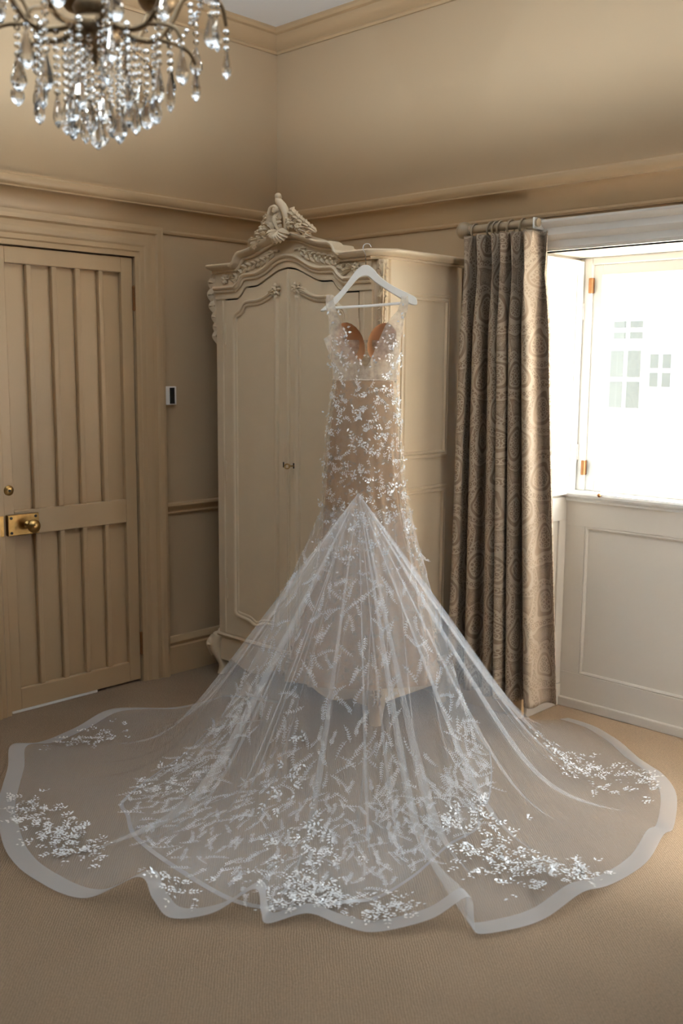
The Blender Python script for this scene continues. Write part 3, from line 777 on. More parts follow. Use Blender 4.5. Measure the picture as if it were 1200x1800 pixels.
# ------------------------------------------------------------------ curtain and its pole
CY = -0.112
PO = empty('curtain_pole', (1.44, -0.09, 2.095), 'short drab painted curtain pole with ball finial above the curtain', 'curtain pole')
ZP = 2.093
part(MB().lathe([(0.017,1.30),(0.017,1.635)], (0,-0.075,ZP), 14, 0), 'pole', 'pole', PO, smooth=True)
part(MB().lathe([(0.010,1.232),(0.022,1.236),(0.033,1.248),(0.036,1.262),(0.031,1.280),(0.018,1.292),(0.022,1.298),(0.018,1.304)], (0,-0.075,ZP), 16, 0), 'finial', 'pole', PO, smooth=True)
for x in (1.32, 1.40, 1.425, 1.45, 1.50, 1.56):
    part(MB().tube([(x+0.004*math.sin(t), -0.075+0.027*math.cos(t), ZP-0.006+0.027*math.sin(t)) for t in np.linspace(0,2*math.pi,19)[:-1]], 0.0045, 6, close=True), 'curtain_ring', 'pole', PO, smooth=True)
part(MB().box(1.618,1.625,-0.095,0.0,ZP-0.024,ZP+0.020), 'pole_bracket', 'white', PO, bevel=0.002)
NT, NZ, NF = 520, 90, 6.0
ZT, ZPN, ZB = 2.057, 1.885, 0.115
vs = []; uvs = []
for j in range(NZ+1):
    f = j/NZ
    z = ZT-(ZT-ZPN)*(f/0.16) if f < 0.16 else ZPN-(ZPN-ZB)*((f-0.16)/0.84)
    if z >= ZPN: k = (ZT-z)/(ZT-ZPN); A_ = 0.048+0.010*k; Bc = 0.0048*k-0.009*(1-k); fin = 0.012*(1-k)
    else:
        k = min(1, (ZPN-z)/0.22); k = k**0.75; A_ = 0.058+0.008*k; Bc = 0.0048*(1-k)-0.0120*k; fin = 0
    g = max(0, (ZPN-z)/(ZPN-ZB))
    X0 = 1.335-0.03*g; X1 = 1.675+0.105*g
    for i in range(NT+1):
        t = i/NT
        tw = t+0.030*math.sin(2*math.pi*t*1.6+0.6)+0.018*math.sin(2*math.pi*t*3.1+2)
        ph = 2*math.pi*NF*tw+0.25*math.sin(3*g+7*t)
        am = A_*(0.62+0.45*math.sin(2.3*math.pi*t+1.0)**2)
        x = X0+(X1-X0)*t+Bc*math.sin(2*ph)
        y = CY+am*-math.sin(ph)+fin*math.cos(3*ph)
        vs.append((x, y, z)); uvs.append((t*1.35, z))
fs = [(j*(NT+1)+i, (j+1)*(NT+1)+i, (j+1)*(NT+1)+i+1, j*(NT+1)+i+1) for j in range(NZ) for i in range(NT)]
me = bpy.data.meshes.new('curtain'); me.from_pydata([(x-1.5,y-CY,z) for x,y,z in vs], [], fs)
ul = me.uv_layers.new(name='UVMap')
for lp in me.loops: ul.data[lp.index].uv = uvs[lp.vertex_index]
me.polygons.foreach_set('use_smooth', [True]*len(me.polygons)); me.materials.append(M['curtain'])
CT = bpy.data.objects.new('curtain', me); C.objects.link(CT); CT.location = (1.5, CY, 0)
sd = CT.modifiers.new('cloth', 'SOLIDIFY'); sd.thickness = 0.003
tag(CT, 'pinch-pleated brown paisley curtain hanging beside the window', 'curtain')
# tape behind the pleats and the lead edge
part(MB().box(1.345, 1.62, CY+0.030, CY+0.034, 1.95, 2.055), 'heading_tape', 'curtain', CT)

# ------------------------------------------------------------------ thermostat
TH = empty('thermostat', (0, -0.704, 1.33), 'small cream thermostat with black display between door and wardrobe', 'thermostat')
part(MB().box(0, 0.022, -0.737, -0.672, 1.328, 1.416), 'thermostat_body', 'white', TH, bevel=0.004)
part(MB().box(0.022, 0.0235, -0.712, -0.684, 1.334, 1.410), 'display', 'black', TH)

# ------------------------------------------------------------------ hanger and dress
O = Vector((1.272, -0.680, 0)); AR = Vector((math.cos(YAW), math.sin(YAW), 0)); TC = Vector((math.sin(YAW), -math.cos(YAW), 0)); UPV = Vector((0,0,1))
def dp(px, py, d=0.0):
    return O+AR*((px-648)*0.0022)+TC*d+UPV*(1.790-(py-520)*0.00218)
HG = empty('clothes_hanger', tuple(dp(648,520)), 'white wooden hanger hooked over the wardrobe cornice holding the dress', 'hanger')
up_ = [(564,546),(575,536),(600,511),(620,484),(630,473),(641,468),(653,473),(668,489),(690,504),(715,516),(730,524),(733,534)]
lo_ = [(563,549),(572,548),(588,538),(606,518),(626,494),(636,488),(646,488),(658,498),(680,512),(702,525),(722,536),(731,537)]
b = MB(); rows = []
for d in (-0.012, -0.008, 0.008, 0.012):
    ins = 0.0022 if abs(d) > 0.01 else 0
    for (a, c) in zip(smoothpath([(x,y,0) for x,y in up_],3), smoothpath([(x,y,0) for x,y in lo_],3)):
        pa, pc = dp(a.x,a.y,d), dp(c.x,c.y,d); m_ = (pc-pa).normalized()*ins
        b.v += [tuple(pa+m_), tuple(pc-m_)]
nh = len(b.v)//8
for k in range(3):
    for i in range(nh-1):
        for e in (0, 1):
            a = k*2*nh+2*i+e; b.f.append((a, a+2, a+2*nh+2, a+2*nh))
for k in (0, 3):
    for i in range(nh-1):
        a = k*2*nh+2*i; b.f.append((a, a+1, a+3, a+2))
for k in range(3):
    for a in (k*2*nh, k*2*nh+2*(nh-1)): b.f.append((a, a+1, a+2*nh+1, a+2*nh))
part(b, 'shoulder_arms', 'hanger', HG, smooth=True, angle=50)
part(MB().tube([dp(569,544), dp(648,539), dp(726,532)], 0.0055, 10), 'trouser_bar', 'hanger', HG, smooth=True)
hk = [(642,470),(641.5,458),(640,448),(637,441),(637.5,435),(642,431),(648,432),(651,437)]
hp = smoothpath([dp(x,y,0.0)-TC*(0.012*max(0,(450-y)/20)) for x,y in hk], 5)
part(MB().tube(hp, 0.0017, 8), 'hook', 'steel', HG, smooth=True)

DR = empty('wedding_dress', tuple(O+TC*0.02), 'sheer sequinned wedding dress on hanger with long tulle train over carpet', 'dress')
rowsD = [(560,600,600,0.0),(600,579,705,0.055),(620,581,703,0.060),(645,584,701,0.060),(670,586,698,0.062),(700,584,700,0.070),(750,577,706,0.080),(800,573,709,0.085),(850,571,714,0.088),(900,569,722,0.092),(950,566,732,0.098),(1000,558,745,0.105),(1050,546,757,0.115),(1100,530,768,0.13),(1160,512,778,0.15),(1225,495,784,0.17)]
rowsD = rowsD[1:]
def rowat(py):
    for a, c in zip(rowsD, rowsD[1:]):
        if a[0] <= py <= c[0]:
            t = (py-a[0])/(c[0]-a[0]); t2 = t
            return [a[k]+(c[k]-a[k])*t2 for k in (1,2,3)]
    r = rowsD[0] if py < rowsD[0][0] else rowsD[-1]
    return [r[1], r[2], r[3]]
def sheath(py, th, grow=0.0, wob=True):
    l, r, dep = rowat(py); c = (l+r)/2; hw = (r-l)/2+grow/0.0022; dep = dep+grow
    k = min(1, max(0, (py-680)/250)) if wob else 0
    if math.sin(th) < 0: dep = min(dep, 0.07)
    rip = 1+k*(0.045*math.sin(9*th+1.2)+0.03*math.sin(15*th+py*0.004)+0.02*math.sin(23*th))
    return dp(c+hw*math.cos(th)*rip, py, dep*math.sin(th)*rip)
def tubemesh(py0, py1, nz, nth, grow=0.0, th0=0.0, th1=2*math.pi, wob=True, rim=None):
    b = MB(); full = abs(th1-th0-2*math.pi) < 1e-6; k = nth if full else nth+1
    for j in range(nz+1):
        for i in range(k):
            th = th0+(th1-th0)*i/nth
            py = py0+(py1-py0)*j/nz
            if rim: py = max(py, rim(th)) if j == 0 else py
            b.v.append(tuple(sheath(py, th, grow, wob)))
    for j in range(nz):
        for i in range(nth):
            b.f.append((j*k+i, j*k+(i+1)%k if full else j*k+i+1, (j+1)*k+((i+1)%k if full else i+1), (j+1)*k+i))
    return b
part(tubemesh(671, 1222, 70, 140, -0.012), 'lining', 'lining', DR, smooth=True, angle=180)
part(tubemesh(668, 1210, 70, 160, 0.002), 'skirt_overlay', 'overnet', DR, smooth=True, angle=180)
# lighter waist yoke and front of the bodice
part(tubemesh(598, 669, 14, 60, -0.002, math.pi, 2*math.pi, False), 'bodice_front', 'bodice', DR, smooth=True, angle=180)
def panel(edge_in, side, name):
    """back bodice panel from side seam to the plunging edge; edge_in: (py, px)"""
    b = MB(); n = 24; kk = 14
    for j in range(n+1):
        py = 545+(670-545)*j/n
        xi = np.interp(py, [e[0] for e in edge_in], [e[1] for e in edge_in])
        l, r, dep = rowat(py)
        if py < 600: l, r = np.interp(py, [535,600], [576,l]), np.interp(py, [535,600], [714,r]); dep = np.interp(py,[535,600],[0.016,dep])
        c = (l+r)/2; hw = (r-l)/2
        for i in range(kk+1):
            xo = l if side < 0 else r
            x = xo+(xi-xo)*i/kk
            q = max(-1, min(1, (x-c)/hw)); d = dep*math.sqrt(max(0, 1-q*q))
            b.v.append(tuple(dp(x, py, d*0.9+0.004)))
    for j in range(n):
        for i in range(kk): a = j*(kk+1)+i; b.f.append((a, a+1, a+kk+2, a+kk+1))
    return part(b, name, 'bodice', DR, smooth=True, angle=180)
bpL = panel([(545,587),(565,597),(600,610),(625,622),(645,640),(648,643),(670,643)], -1, 'back_panel')
bpR = panel([(545,700),(556,690),(572,677),(618,658),(640,648),(648,643),(670,643)], 1, 'back_panel')
# cups: hollow moulded shells seen from inside
for cx, cy, hw, hh, rot in ((616,604,24,38,0.38),(672,602,25,35,-0.32)):
    b = MB(); n, m_ = 20, 8
    for j in range(m_+1):
        ph = math.pi/2*j/m_
        for i in range(n):
            t = 2*math.pi*i/n
            a = hw*math.cos(t)*math.cos(ph); z = hh*math.sin(t)*math.cos(ph)
            a2 = a*math.cos(rot)+z*math.sin(rot); z2 = -a*math.sin(rot)+z*math.cos(rot)
            b.v.append(tuple(dp(cx+a2, cy+z2, -0.012-0.055*math.sin(ph))))
    for j in range(m_):
        for i in range(n): b.f.append((j*n+i, j*n+(i+1)%n, (j+1)*n+(i+1)%n, (j+1)*n+i))
    part(b, 'cup', 'cup', DR, smooth=True, angle=180)
for s, x0, x1 in ((-1, 583, 579), (1, 706, 710)):
    b = MB(); pts = [(x1, 523, 0.0), (x1, 530, 0.016), (x0, 548, 0.020)]
    prof = [(x1,527,-0.016,5),(x1,522,-0.012,6),(x1,520,0.0,6),(x1,522,0.014,6),(x1,532,0.018,7),(x0,550,0.018,9)]
    front = [(x1,527,-0.016,5),((x0+x1)/2,550,-0.025,7),(x0-s*16,585,-0.045,12)]
    for seq in (prof, front):
        o = len(b.v)
        for x, y, d, w_ in seq: b.v += [tuple(dp(x-w_,y,d)), tuple(dp(x+w_,y,d))]
        for i in range(len(seq)-1): a = o+2*i; b.f.append((a, a+1, a+3, a+2))
    part(b, 'strap', 'bodice', DR, smooth=True, angle=180)
b = MB().add([dp(583,588,0.03), dp(569,598,0.045), dp(574,612,0.05), dp(582,630,0.045)], [(0,1,2,3)])
part(b, 'net_tab', 'bodice', DR)
sb = MB().tube([sheath(669, t, 0.002, False) for t in np.linspace(0, 2*math.pi, 49)[:-1]], 0.003, 6, close=True)
part(sb, 'waist_seam', 'bodice', DR, smooth=True)

# ---- trains
def curve_of(pts):
    P = [Vector(p) for p in pts]; sm = smoothpath(P, 10)
    L = [0]
    for a, c in zip(sm, sm[1:]): L.append(L[-1]+(c-a).length)
    Ls = np.array(L)/L[-1]; arr = np.array([tuple(p) for p in sm])
    return lambda s: np.array([np.interp(s, Ls, arr[:,k]) for k in range(3)])
def softplus(x, k): return k*np.log1p(np.exp(np.clip(x/k, -40, 40)))
class Fan:
    def __init__(s, start, hem, z0, rf, folds, soft=0.10, lift=0.010):
        s.start, s.hem, s.z0, s.rf, s.folds, s.soft, s.lift = start, hem, z0, rf, folds, soft, lift
    def pos(s, S, Q, folded=True):
        """S, Q arrays in 0..1 -> world points"""
        S = np.asarray(S, float); Q = np.asarray(Q, float)
        w_ = S.copy(); off = np.zeros_like(S)
        if folded:
            for (c, sg, am, h) in s.folds:
                x = (S-c)/sg; dec = np.clip((0.98-Q)/0.45, 0.0, 1.0)
                w_ = w_-am*sg*dec*x*np.exp(-x*x)
                off = off+h*x*np.exp(-x*x/3)*np.clip(Q*4, 0, 1)*np.clip((1.0-Q)/0.4, 0.15, 1)
        w_ = np.clip(w_, 0, 1)
        A = s.start(w_) if callable(s.start) else np.array(s.start)[:,None]*np.ones_like(w_)
        Hh = s.hem(w_)
        dx, dy = Hh[0]-A[0], Hh[1]-A[1]; L = np.hypot(dx, dy)
        tf = np.clip(s.rf/L, 0.2, 0.92)
        n0 = softplus(1.0, s.soft)
        zz = A[2]*softplus(1-Q/tf, s.soft)/n0
        edge = np.clip((Q-0.72)/0.28, 0, 1); edge = edge*edge*(3-2*edge)
        und = 0.010*np.sin(70*w_+3*Q)*np.sin(math.pi*np.clip(Q,0,1))+0.006*np.sin(131*w_+1)*np.clip(Q*(1-Q)*4,0,1)
        z = zz+Hh[2]*edge+s.lift+und*np.clip(0.35+zz*4, 0, 1)
        slope = np.where(Q < tf, A[2]/np.maximum(s.rf, 0.05), 0.12)
        nl = np.sqrt(1+slope*slope)
        X = A[0]+dx*Q+off*slope/nl*dx/L; Y = A[1]+dy*Q+off*slope/nl*dy/L; Z = np.maximum(z+off/nl, 0.004)
        return np.stack([X, Y, Z], -1)
    def grid(s, ns, nq, q0=0.0, q1=1.0, dn=0.0, power=1.0):
        S = np.linspace(0, 1, ns+1); Q = q0+(q1-q0)*np.linspace(0, 1, nq+1)**power
        SS, QQ = np.meshgrid(S, Q)
        P = s.pos(SS.ravel(), QQ.ravel()); P[:,2] += dn
        k = ns+1
        i = np.arange(ns)[None,:]+k*np.arange(nq)[:,None]
        F = np.stack([i, i+1, i+k+1, i+k], -1).reshape(-1, 4)
        return P, F
def gridobj(name, P, F, mat, parent):
    me = bpy.data.meshes.new(name); off = wloc(parent)
    me.from_pydata((P-np.array(off)).tolist(), [], F.tolist())
    me.polygons.foreach_set('use_smooth', [True]*len(me.polygons)); me.materials.append(M[mat])
    o = bpy.data.objects.new(name, me); C.objects.link(o); o.parent = parent
    return o
APEX = (1.385, -0.850, 1.035)
hem_pts = [(0.80,-0.74,0.0),(0.60,-0.86,0.01),(0.449,-1.049,0.0),(0.345,-1.28,0.03),(0.363,-1.48,0.0),(0.40,-1.66,0.0),(0.47,-1.815,0.05),(0.60,-1.90,0.02),(0.83,-2.06,0.0),(1.02,-2.15,0.02),(1.186,-2.204,0.0),(1.39,-2.22,0.0),(1.571,-2.172,0.0),
 (1.665,-2.055,0.055),(1.74,-2.06,0.02),(1.827,-2.062,0.0),(1.91,-1.98,0.015),(1.95,-1.865,0.055),(2.0,-1.885,0.015),(2.037,-1.894,0.0),(2.095,-1.80,0.015),(2.18,-1.76,0.0),(2.274,-1.717,0.0),(2.36,-1.59,0.02),(2.40,-1.475,0.055),(2.44,-1.50,0.01),(2.475,-1.53,0.0),(2.53,-1.44,0.0),(2.562,-1.332,0.0),(2.59,-1.19,0.03),(2.60,-1.04,0.0),
 (2.61,-0.85,0.0),(2.574,-0.662,0.012),(2.56,-0.56,0.0),(2.50,-0.42,0.05),(2.36,-0.24,0.03),(2.20,-0.10,0.0),(2.04,0.02,0.0),(1.878,0.094,0.0),(1.76,0.10,0.0)]
fr = random.Random(11)
folds = []
for k in range(20):
    folds.append(((k+0.5)/20+fr.uniform(-0.013,0.013), fr.uniform(0.005,0.010), fr.uniform(1.7,2.8), fr.choice((-1,1))*fr.uniform(0.003,0.007)))
for k in range(24):
    folds.append((fr.uniform(0.02,0.98), fr.uniform(0.0036,0.0055), fr.uniform(1.8,2.8), fr.choice((-1,1))*fr.uniform(0.002,0.004)))
tul = Fan(APEX, curve_of(hem_pts), APEX[2], 0.74, folds)
P, F = tul.grid(3000, 72, 0.0, 1.0, 0.0, 1.1)
TT = gridobj('tulle_train', P, F, 'tulle', DR)
TT['label'] = 'fan of white tulle from knee to carpet'
P, F = tul.grid(700, 6, 0.955, 1.0, 0.0015)
gridobj('hem_band', P, F, 'band', TT)

# lace train below the tulle: starts round the knee
ls = [tuple(sheath(905, t, 0.004)) for t in np.linspace(math.pi*1.02, -0.02*math.pi, 24)]
lace_hem = [(0.98,-0.98,0.0),(0.93,-1.20,0.01),(0.96,-1.45,0.0),(1.088,-1.726,0.0),(1.22,-1.80,0.01),(1.355,-1.86,0.0),(1.62,-1.90,0.01),(1.881,-1.885,0.0),(2.03,-1.80,0.0),(2.12,-1.69,0.012),(2.16,-1.58,0.0),(2.152,-1.40,0.0),(2.12,-1.2,0.01),(2.101,-1.021,0.0),(2.03,-0.92,0.012),(1.999,-0.815,0.0),(1.86,-0.62,0.01),(1.66,-0.50,0.0)]
lf = [(c, 0.010, 1.8, fr.choice((-1,1))*0.005) for c in (0.07,0.16,0.24,0.33,0.47,0.58,0.66,0.74,0.83,0.92)]
lac = Fan(curve_of(ls), curve_of(lace_hem), 1.0, 0.42, lf, 0.16, 0.006)
P, F = lac.grid(500, 60)
LT = gridobj('lace_train', P, F, 'lacenet', DR)
P, F = lac.grid(400, 3, 0.984, 1.0, 0.001)
gridobj('lace_hem', P, F, 'band', LT)

# ---- sprigs: stems with paired leaves laid on a surface
def lay_sprig(out, fn, uv0, ang, length, nleaf, lsize, lw, curve, lift, stem=0.0):
    """fn(u,v)->(point, ex, ey, n); draws in metres in the tangent frame"""
    p, ex, ey, nn = fn(*uv0)
    a = ang; q = np.array([0.0, 0.0]); step = length/nleaf; prev = q.copy()
    for i in range(nleaf):
        a += curve/nleaf; q = q+step*np.array([math.cos(a), math.sin(a)])
        if stem:
            t = np.array([-math.sin(a), math.cos(a)])*stem
            out[1].append([p+ex*c[0]+ey*c[1]+nn*lift*0.6 for c in (prev-t, q-t, q+t, prev+t)])
            prev = q.copy()
        for sg in ((-1, 1) if i < nleaf-1 else (0,)):
            la = a+sg*0.85; sz = lsize*(1-0.35*i/nleaf)*rnd.uniform(0.8, 1.2)
            e = np.array([math.cos(la), math.sin(la)]); f_ = np.array([-e[1], e[0]])*lw*sz
            base = q+e*sz*0.1; tl = rnd.uniform(-0.35, 0.35)
            pts = [base, base+e*sz*0.4+f_, base+e*sz, base+e*sz*0.4-f_]
            hs = [0, tl*lw*sz+0.15*sz*lw, 0.25*sz*rnd.uniform(0,1), -tl*lw*sz+0.15*sz*lw]
            out[0].append([p+ex*c[0]+ey*c[1]+nn*(lift+h) for c, h in zip(pts, hs)])
def fan_frame(fan):
    def fn(s, q):
        e = 0.004
        a = fan.pos(np.array([s, min(1,s+e), s]), np.array([q, q, min(1,q+0.01)]), False)
        ey = a[2]-a[0]; ey /= np.linalg.norm(ey)+1e-9
        ex = a[1]-a[0]; ex -= ey*ex.dot(ey); ex /= np.linalg.norm(ex)+1e-9
        n_ = np.cross(ex, ey)
        if n_[2] < 0: n_ = -n_
        return a[0], ex, ey, n_
    return fn
def quads(name, lst, mat, parent, extra=None):
    b = MB()
    for qd in lst: b.add([tuple(v) for v in qd], [(0,1,2,3)])
    return part(b, name, mat, parent, smooth=False)
# lace motifs: columns down the middle, scattered flowers towards the hem
out = ([], [])
fl = fan_frame(lac)
for col in np.linspace(0.04, 0.96, 44):
    mid = 1-abs(col-0.5)*1.2
    for k in range(26):
        q = 0.10+0.88*(k+rnd.random())/26
        if q < 0.6 and (abs(col-0.5) > 0.2 or abs((col*11)%1-0.5) < 0.22) and rnd.random() > 0.25: continue
        lay_sprig(out, fl, (min(0.99,max(0.01,col+rnd.gauss(0,0.006))), q), rnd.choice((1,-1,-1))*math.pi/2+rnd.gauss(0,0.45), rnd.uniform(0.055,0.09), rnd.randint(7,10), 0.0105, 0.20, rnd.uniform(-1.0,1.0), 0.003, 0.0008)
lm = quads('lace_motifs', out[0]+out[1], 'lace', LT); lm['kind'] = 'stuff'

# sequins on the skirt and bodice
out = ([], [])
def sh_frame(th, py):
    p = np.array(sheath(py, th, 0.005)); e = 0.02
    ex = np.array(sheath(py, th-e, 0.005))-p; ex /= np.linalg.norm(ex)
    ey = np.array(sheath(py-3, th, 0.005))-p; ey -= ex*ey.dot(ex); ey /= np.linalg.norm(ey)
    return p, ex, ey, np.cross(ex, ey)
for k in range(260):
    py = rnd.uniform(672, 1010); th = rnd.uniform(0.02, math.pi-0.02)
    lay_sprig(out, sh_frame, (th, py), rnd.choice((1,-1))*math.pi/2+rnd.gauss(0,0.6), rnd.uniform(0.012,0.04), rnd.randint(1,3), 0.0145, 0.25, rnd.uniform(-1,1), 0.002)
dress_seq = out[0]
out2 = ([], [])
for k in range(70):
    py = rnd.uniform(585, 668); th = rnd.uniform(0.05, 1.0) if rnd.random() < 0.5 else math.pi-rnd.uniform(0.05, 1.15)
    x = np.array(sheath(py, th, 0.006, False))
    lay_sprig(out2, sh_frame, (th, max(601,py)), rnd.uniform(0,6.28), 0.02, rnd.randint(1,2), 0.015, 0.27, 0.5, 0.003)
for side, (xa, ya), (xb, yb) in ((-1,(584,545),(641,648)), (1,(706,545),(646,648))):
    for k in range(16):
        t = k/15; p = np.array(dp(xa+(xb-xa)*t+rnd.uniform(-4,4), ya+(yb-ya)*t, 0.03+0.035*t))
        fr_ = lambda u, v, p=p: (p, np.array(AR), np.array(UPV), np.array(TC))
        lay_sprig(out2, fr_, (0,0), rnd.uniform(0,6.28), 0.01, 1, 0.014, 0.3, 0, 0.004)
# net-embroidered specks between the sequins
outl = ([], [])
for k in range(230):
    py = rnd.uniform(672, 1040); th = rnd.uniform(0.02, math.pi-0.02)
    lay_sprig(outl, sh_frame, (th, py), rnd.uniform(0,6.28), rnd.uniform(0.02,0.035), rnd.randint(3,4), 0.009, 0.25, rnd.uniform(-1.5,1.5), 0.001, 0.0005)
sm_ = quads('skirt_embroidery', outl[0]+outl[1], 'lace', DR); sm_['kind'] = 'stuff'

# bead and leaf clusters near the hem of the tulle
ft_ = fan_frame(tul)
hemc = np.array([tuple(p) for p in [Vector(tul.hem(s)) for s in np.linspace(0,1,600)]])
def to_sq(x, y):
    """floor point -> nearest (s, q) on the tulle"""
    a = np.array(APEX[:2]); d = np.array([x,y])-a; ang = math.atan2(d[1], d[0])
    ha = np.arctan2(hemc[:,1]-a[1], hemc[:,0]-a[0]); df = np.abs(np.angle(np.exp(1j*(ha-ang))))
    i = int(df.argmin()); L = np.linalg.norm(hemc[i,:2]-a)
    return i/599, min(0.99, np.linalg.norm(d)/L)
clusters = [   # centre x, y, spread x, y, sprigs, direction
 (0.52,-1.50,0.11,0.16,34,2.2),(1.08,-2.02,0.24,0.10,70,0.0),(1.28,-2.02,0.14,0.08,24,0.6),(1.72,-1.98,0.07,0.05,12,1.2),
 (2.00,-1.72,0.15,0.12,70,-0.4),(1.80,-1.55,0.12,0.10,26,-0.4),(1.62,-1.42,0.05,0.08,10,-0.4),(2.22,-1.60,0.09,0.08,26,0.0),
 (2.34,-1.16,0.20,0.10,62,0.4),(2.15,-1.10,0.10,0.12,26,0.2),(2.49,-1.05,0.08,0.10,24,0.5),(2.20,-0.38,0.24,0.13,66,0.7),(2.02,-0.42,0.12,0.08,18,0.7),(1.16,-1.62,0.12,0.10,18,0.0)]
out = ([], [])
for (x, y, sx, sy, n, ang) in clusters:
    for k in range(int(n*1.5)):
        s, q = to_sq(x+rnd.gauss(0,0.55)*sx, y+rnd.gauss(0,0.55)*sy)
        if q > 0.96: q = 0.96-rnd.random()*0.05
        lay_sprig(out, ft_, (s, q), rnd.uniform(-0.6,3.7), rnd.uniform(0.025,0.055), rnd.randint(2,4), 0.0150, 0.25, rnd.uniform(-1.2,1.2), 0.005, 0.0)
train_seq = out[0]
rnd.shuffle(train_seq); rnd.shuffle(dress_seq)
# one shared leaf mesh for the sequins picked out one by one
lme = bpy.data.meshes.new('sequin_leaf')
lme.from_pydata([(0,0,0),(0.4,0.25,0.06),(1,0,0.1),(0.4,-0.25,0.06),(0.45,0,-0.02)], [], [(0,4,1),(1,4,2),(2,4,3),(3,4,0)])
lme.materials.append(M['sequin'])
base = wloc(DR)
def leaf_obj(qd):
    p0, p1, p2, p3 = [Vector(v) for v in qd]
    ex = p2-p0; L = ex.length; ex.normalize(); ey = p1-p3; ey = (ey-ex*ey.dot(ex)).normalized(); ez = ex.cross(ey)
    o = bpy.data.objects.new('sequin_leaf', lme); C.objects.link(o); o.parent = DR
    mt = Matrix.Identity(4)
    for i in range(3): mt[i][0], mt[i][1], mt[i][2], mt[i][3] = ex[i]*L, ey[i]*L, ez[i]*L, p0[i]-base[i]
    o.matrix_local = mt
for qd in train_seq[:180]+dress_seq[:120]: leaf_obj(qd)
sq = quads('sequin_leaves', train_seq[180:]+dress_seq[120:]+out2[0], 'sequin', DR); sq['kind'] = 'stuff'

# ------------------------------------------------------------------ chandelier
HC = Vector((1.915, -2.285, 0)); HZ = 2.235
CH = empty('chandelier', (HC.x, HC.y, ZC), 'bronze chandelier hung with cut crystal drops and bead strings', 'chandelier')
part(MB().lathe([(0.001,2.172),(0.006,2.176),(0.010,2.184),(0.006,2.192),(0.012,2.198),(0.020,2.206),(0.046,2.216),(0.056,2.232),(0.058,2.250),(0.048,2.262),(0.040,2.27),(0.048,2.29),(0.030,2.32),(0.016,2.35),(0.016,2.42),(0.034,2.45),(0.020,2.48),(0.001,2.49)], tuple(HC), 20), 'hub_bowl', 'bronze', CH, smooth=True, angle=60)
part(MB().tube([HC+Vector((0,0,2.48)), HC+Vector((0,0,3.12))], 0.008, 8), 'stem', 'bronze', CH, smooth=True)
part(MB().lathe([(0.012,3.09),(0.05,3.12),(0.065,3.15),(0.065,3.17)], tuple(HC), 20), 'ceiling_rose', 'bronze', CH, smooth=True)
ch_r = random.Random(5)
def pol(r, a, z): return HC+Vector((r*math.cos(a), r*math.sin(a), z))
dm = MB()
for r, h in ((0.001,0.0),(0.004,-0.006),(0.008,-0.020),(0.0145,-0.042),(0.015,-0.050),(0.0105,-0.060),(0.001,-0.068)):
    for i in range(6):
        t = 2*math.pi*i/6; dm.v.append((r*math.cos(t), r*0.62*math.sin(t), h))
for k in range(6):
    for i in range(6): dm.f.append((k*6+i, (k+1)*6+i, (k+1)*6+(i+1)%6, k*6+(i+1)%6))
dme = bpy.data.meshes.new('crystal_drop'); dme.from_pydata(dm.v, [], dm.f); dme.materials.append(M['crystal'])
def drop(p, sc_=1.0):
    o = bpy.data.objects.new('crystal_drop', dme); C.objects.link(o); o.parent = CH
    o.location = Vector(p)-Vector(CH.location); o.rotation_euler = (0, 0, ch_r.uniform(0, 6.28)); o.scale = (sc_, sc_, sc_)
def beads(p, z1, r=0.0075):
    b = MB(); z = p.z
    while z > z1+0.5*r:
        b.lathe([(0.001,r),(r*0.8,r*0.55),(r,0),(r*0.8,-r*0.55),(0.001,-r)], (p.x,p.y,z-r), 6); z -= 2*r+0.003
    if b.v: part(b, 'bead_chain', 'crystal', CH)
def hang(p, ztip, sc_=1.0, r=0.0075):
    top = ztip+0.068*sc_
    if p.z-top > 0.01: beads(p, top, r)
    drop((p.x, p.y, top), sc_)
a0 = 0.35
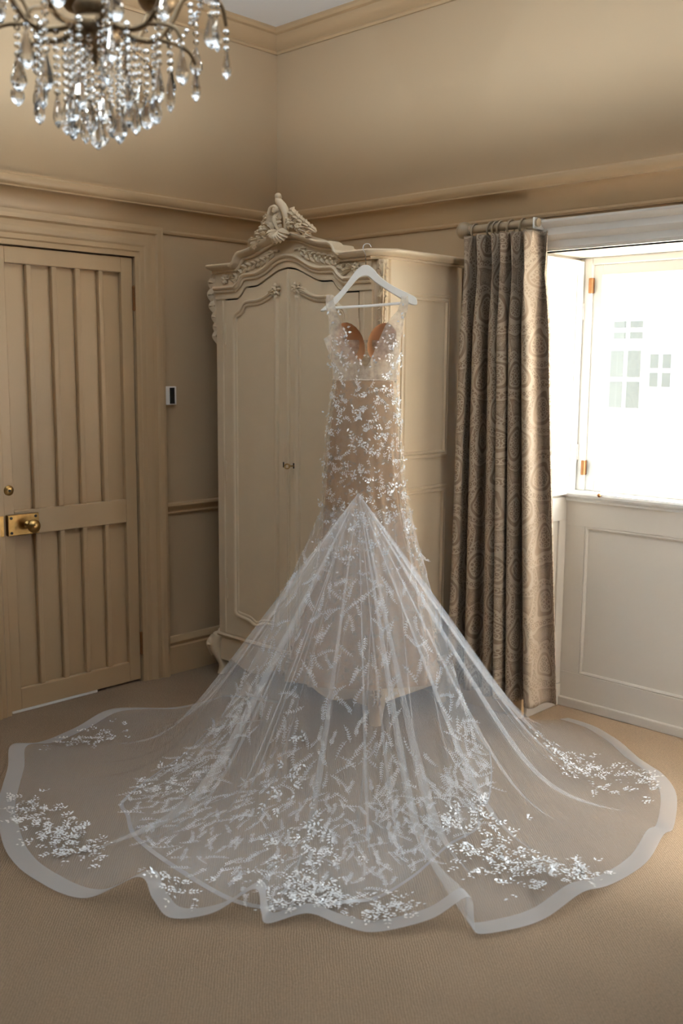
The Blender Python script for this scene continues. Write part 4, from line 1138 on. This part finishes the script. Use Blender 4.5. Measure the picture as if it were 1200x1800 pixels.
for k in range(8):
    a = a0+2*math.pi*k/8
    pts = [(0.03,2.262),(0.085,2.238),(0.135,2.242),(0.172,2.285),(0.200,2.335),(0.245,2.355),(0.285,2.335),(0.297,2.290)]
    part(MB().tube(smoothpath([pol(r,a,z) for r,z in pts], 5), [0.0075-0.003*i/36 for i in range(36)], 8), 'arm', 'bronze', CH, smooth=True)
    br = [(0.135,2.242),(0.180,2.236),(0.210,2.222),(0.224,2.198)]
    part(MB().tube(smoothpath([pol(r,a,z) for r,z in br], 5), 0.0045, 8), 'arm_bracket', 'bronze', CH, smooth=True)
    part(MB().lathe([(0.004,2.350),(0.012,2.356),(0.034,2.362),(0.046,2.376),(0.050,2.398),(0.048,2.398),(0.043,2.378),(0.030,2.367),(0.012,2.364)], tuple(pol(0.245,a,0)), 18), 'cutoff_cup', 'bronze', CH, smooth=True)  # added cup, rim set to keep bulb light off the lower walls
    lb = bpy.data.lights.new('fill_bulb', 'POINT'); lb.energy = 20.0; lb.color = (0.72, 0.86, 1.0); lb.shadow_soft_size = 0.004  # added unseen lamp to light the ceiling and upper walls
    bo = bpy.data.objects.new('fill_bulb', lb); C.objects.link(bo); bo.parent = CH; bo.location = pol(0.245,a,2.395)-Vector(CH.location)
    hang(pol(0.297,a,2.284), 2.172, 1.05)
    hang(pol(0.224,a,2.196), 2.106+0.01*(k%2), 1.1)
    a2 = a+math.pi/8
    hang(pol(0.270,a2,2.34), 2.20, 1.0)
    hang(pol(0.165,a,2.275), 2.075+0.012*(k%3), 1.15)
    hang(pol(0.130,a2,2.235), 2.045+0.01*(k%2), 1.15)
    hang(pol(0.085,a,2.24), 2.030, 1.15)
    hang(pol(0.055,a2,2.22), 2.012, 1.1)
    # swag of beads between arms
    sw = [pol(0.245-0.03*math.sin(math.pi*t), a+(math.pi/4)*t, 2.35-0.085*math.sin(math.pi*t)) for t in np.linspace(0,1,15)]
    b = MB()
    for q in sw[1:-1]: b.lathe([(0.001,0.006),(0.005,0.003),(0.006,0),(0.005,-0.003),(0.001,-0.006)], tuple(q), 6)
    part(b, 'bead_swag', 'crystal', CH)
hang(HC+Vector((0,0,2.172)), 1.992, 1.15)
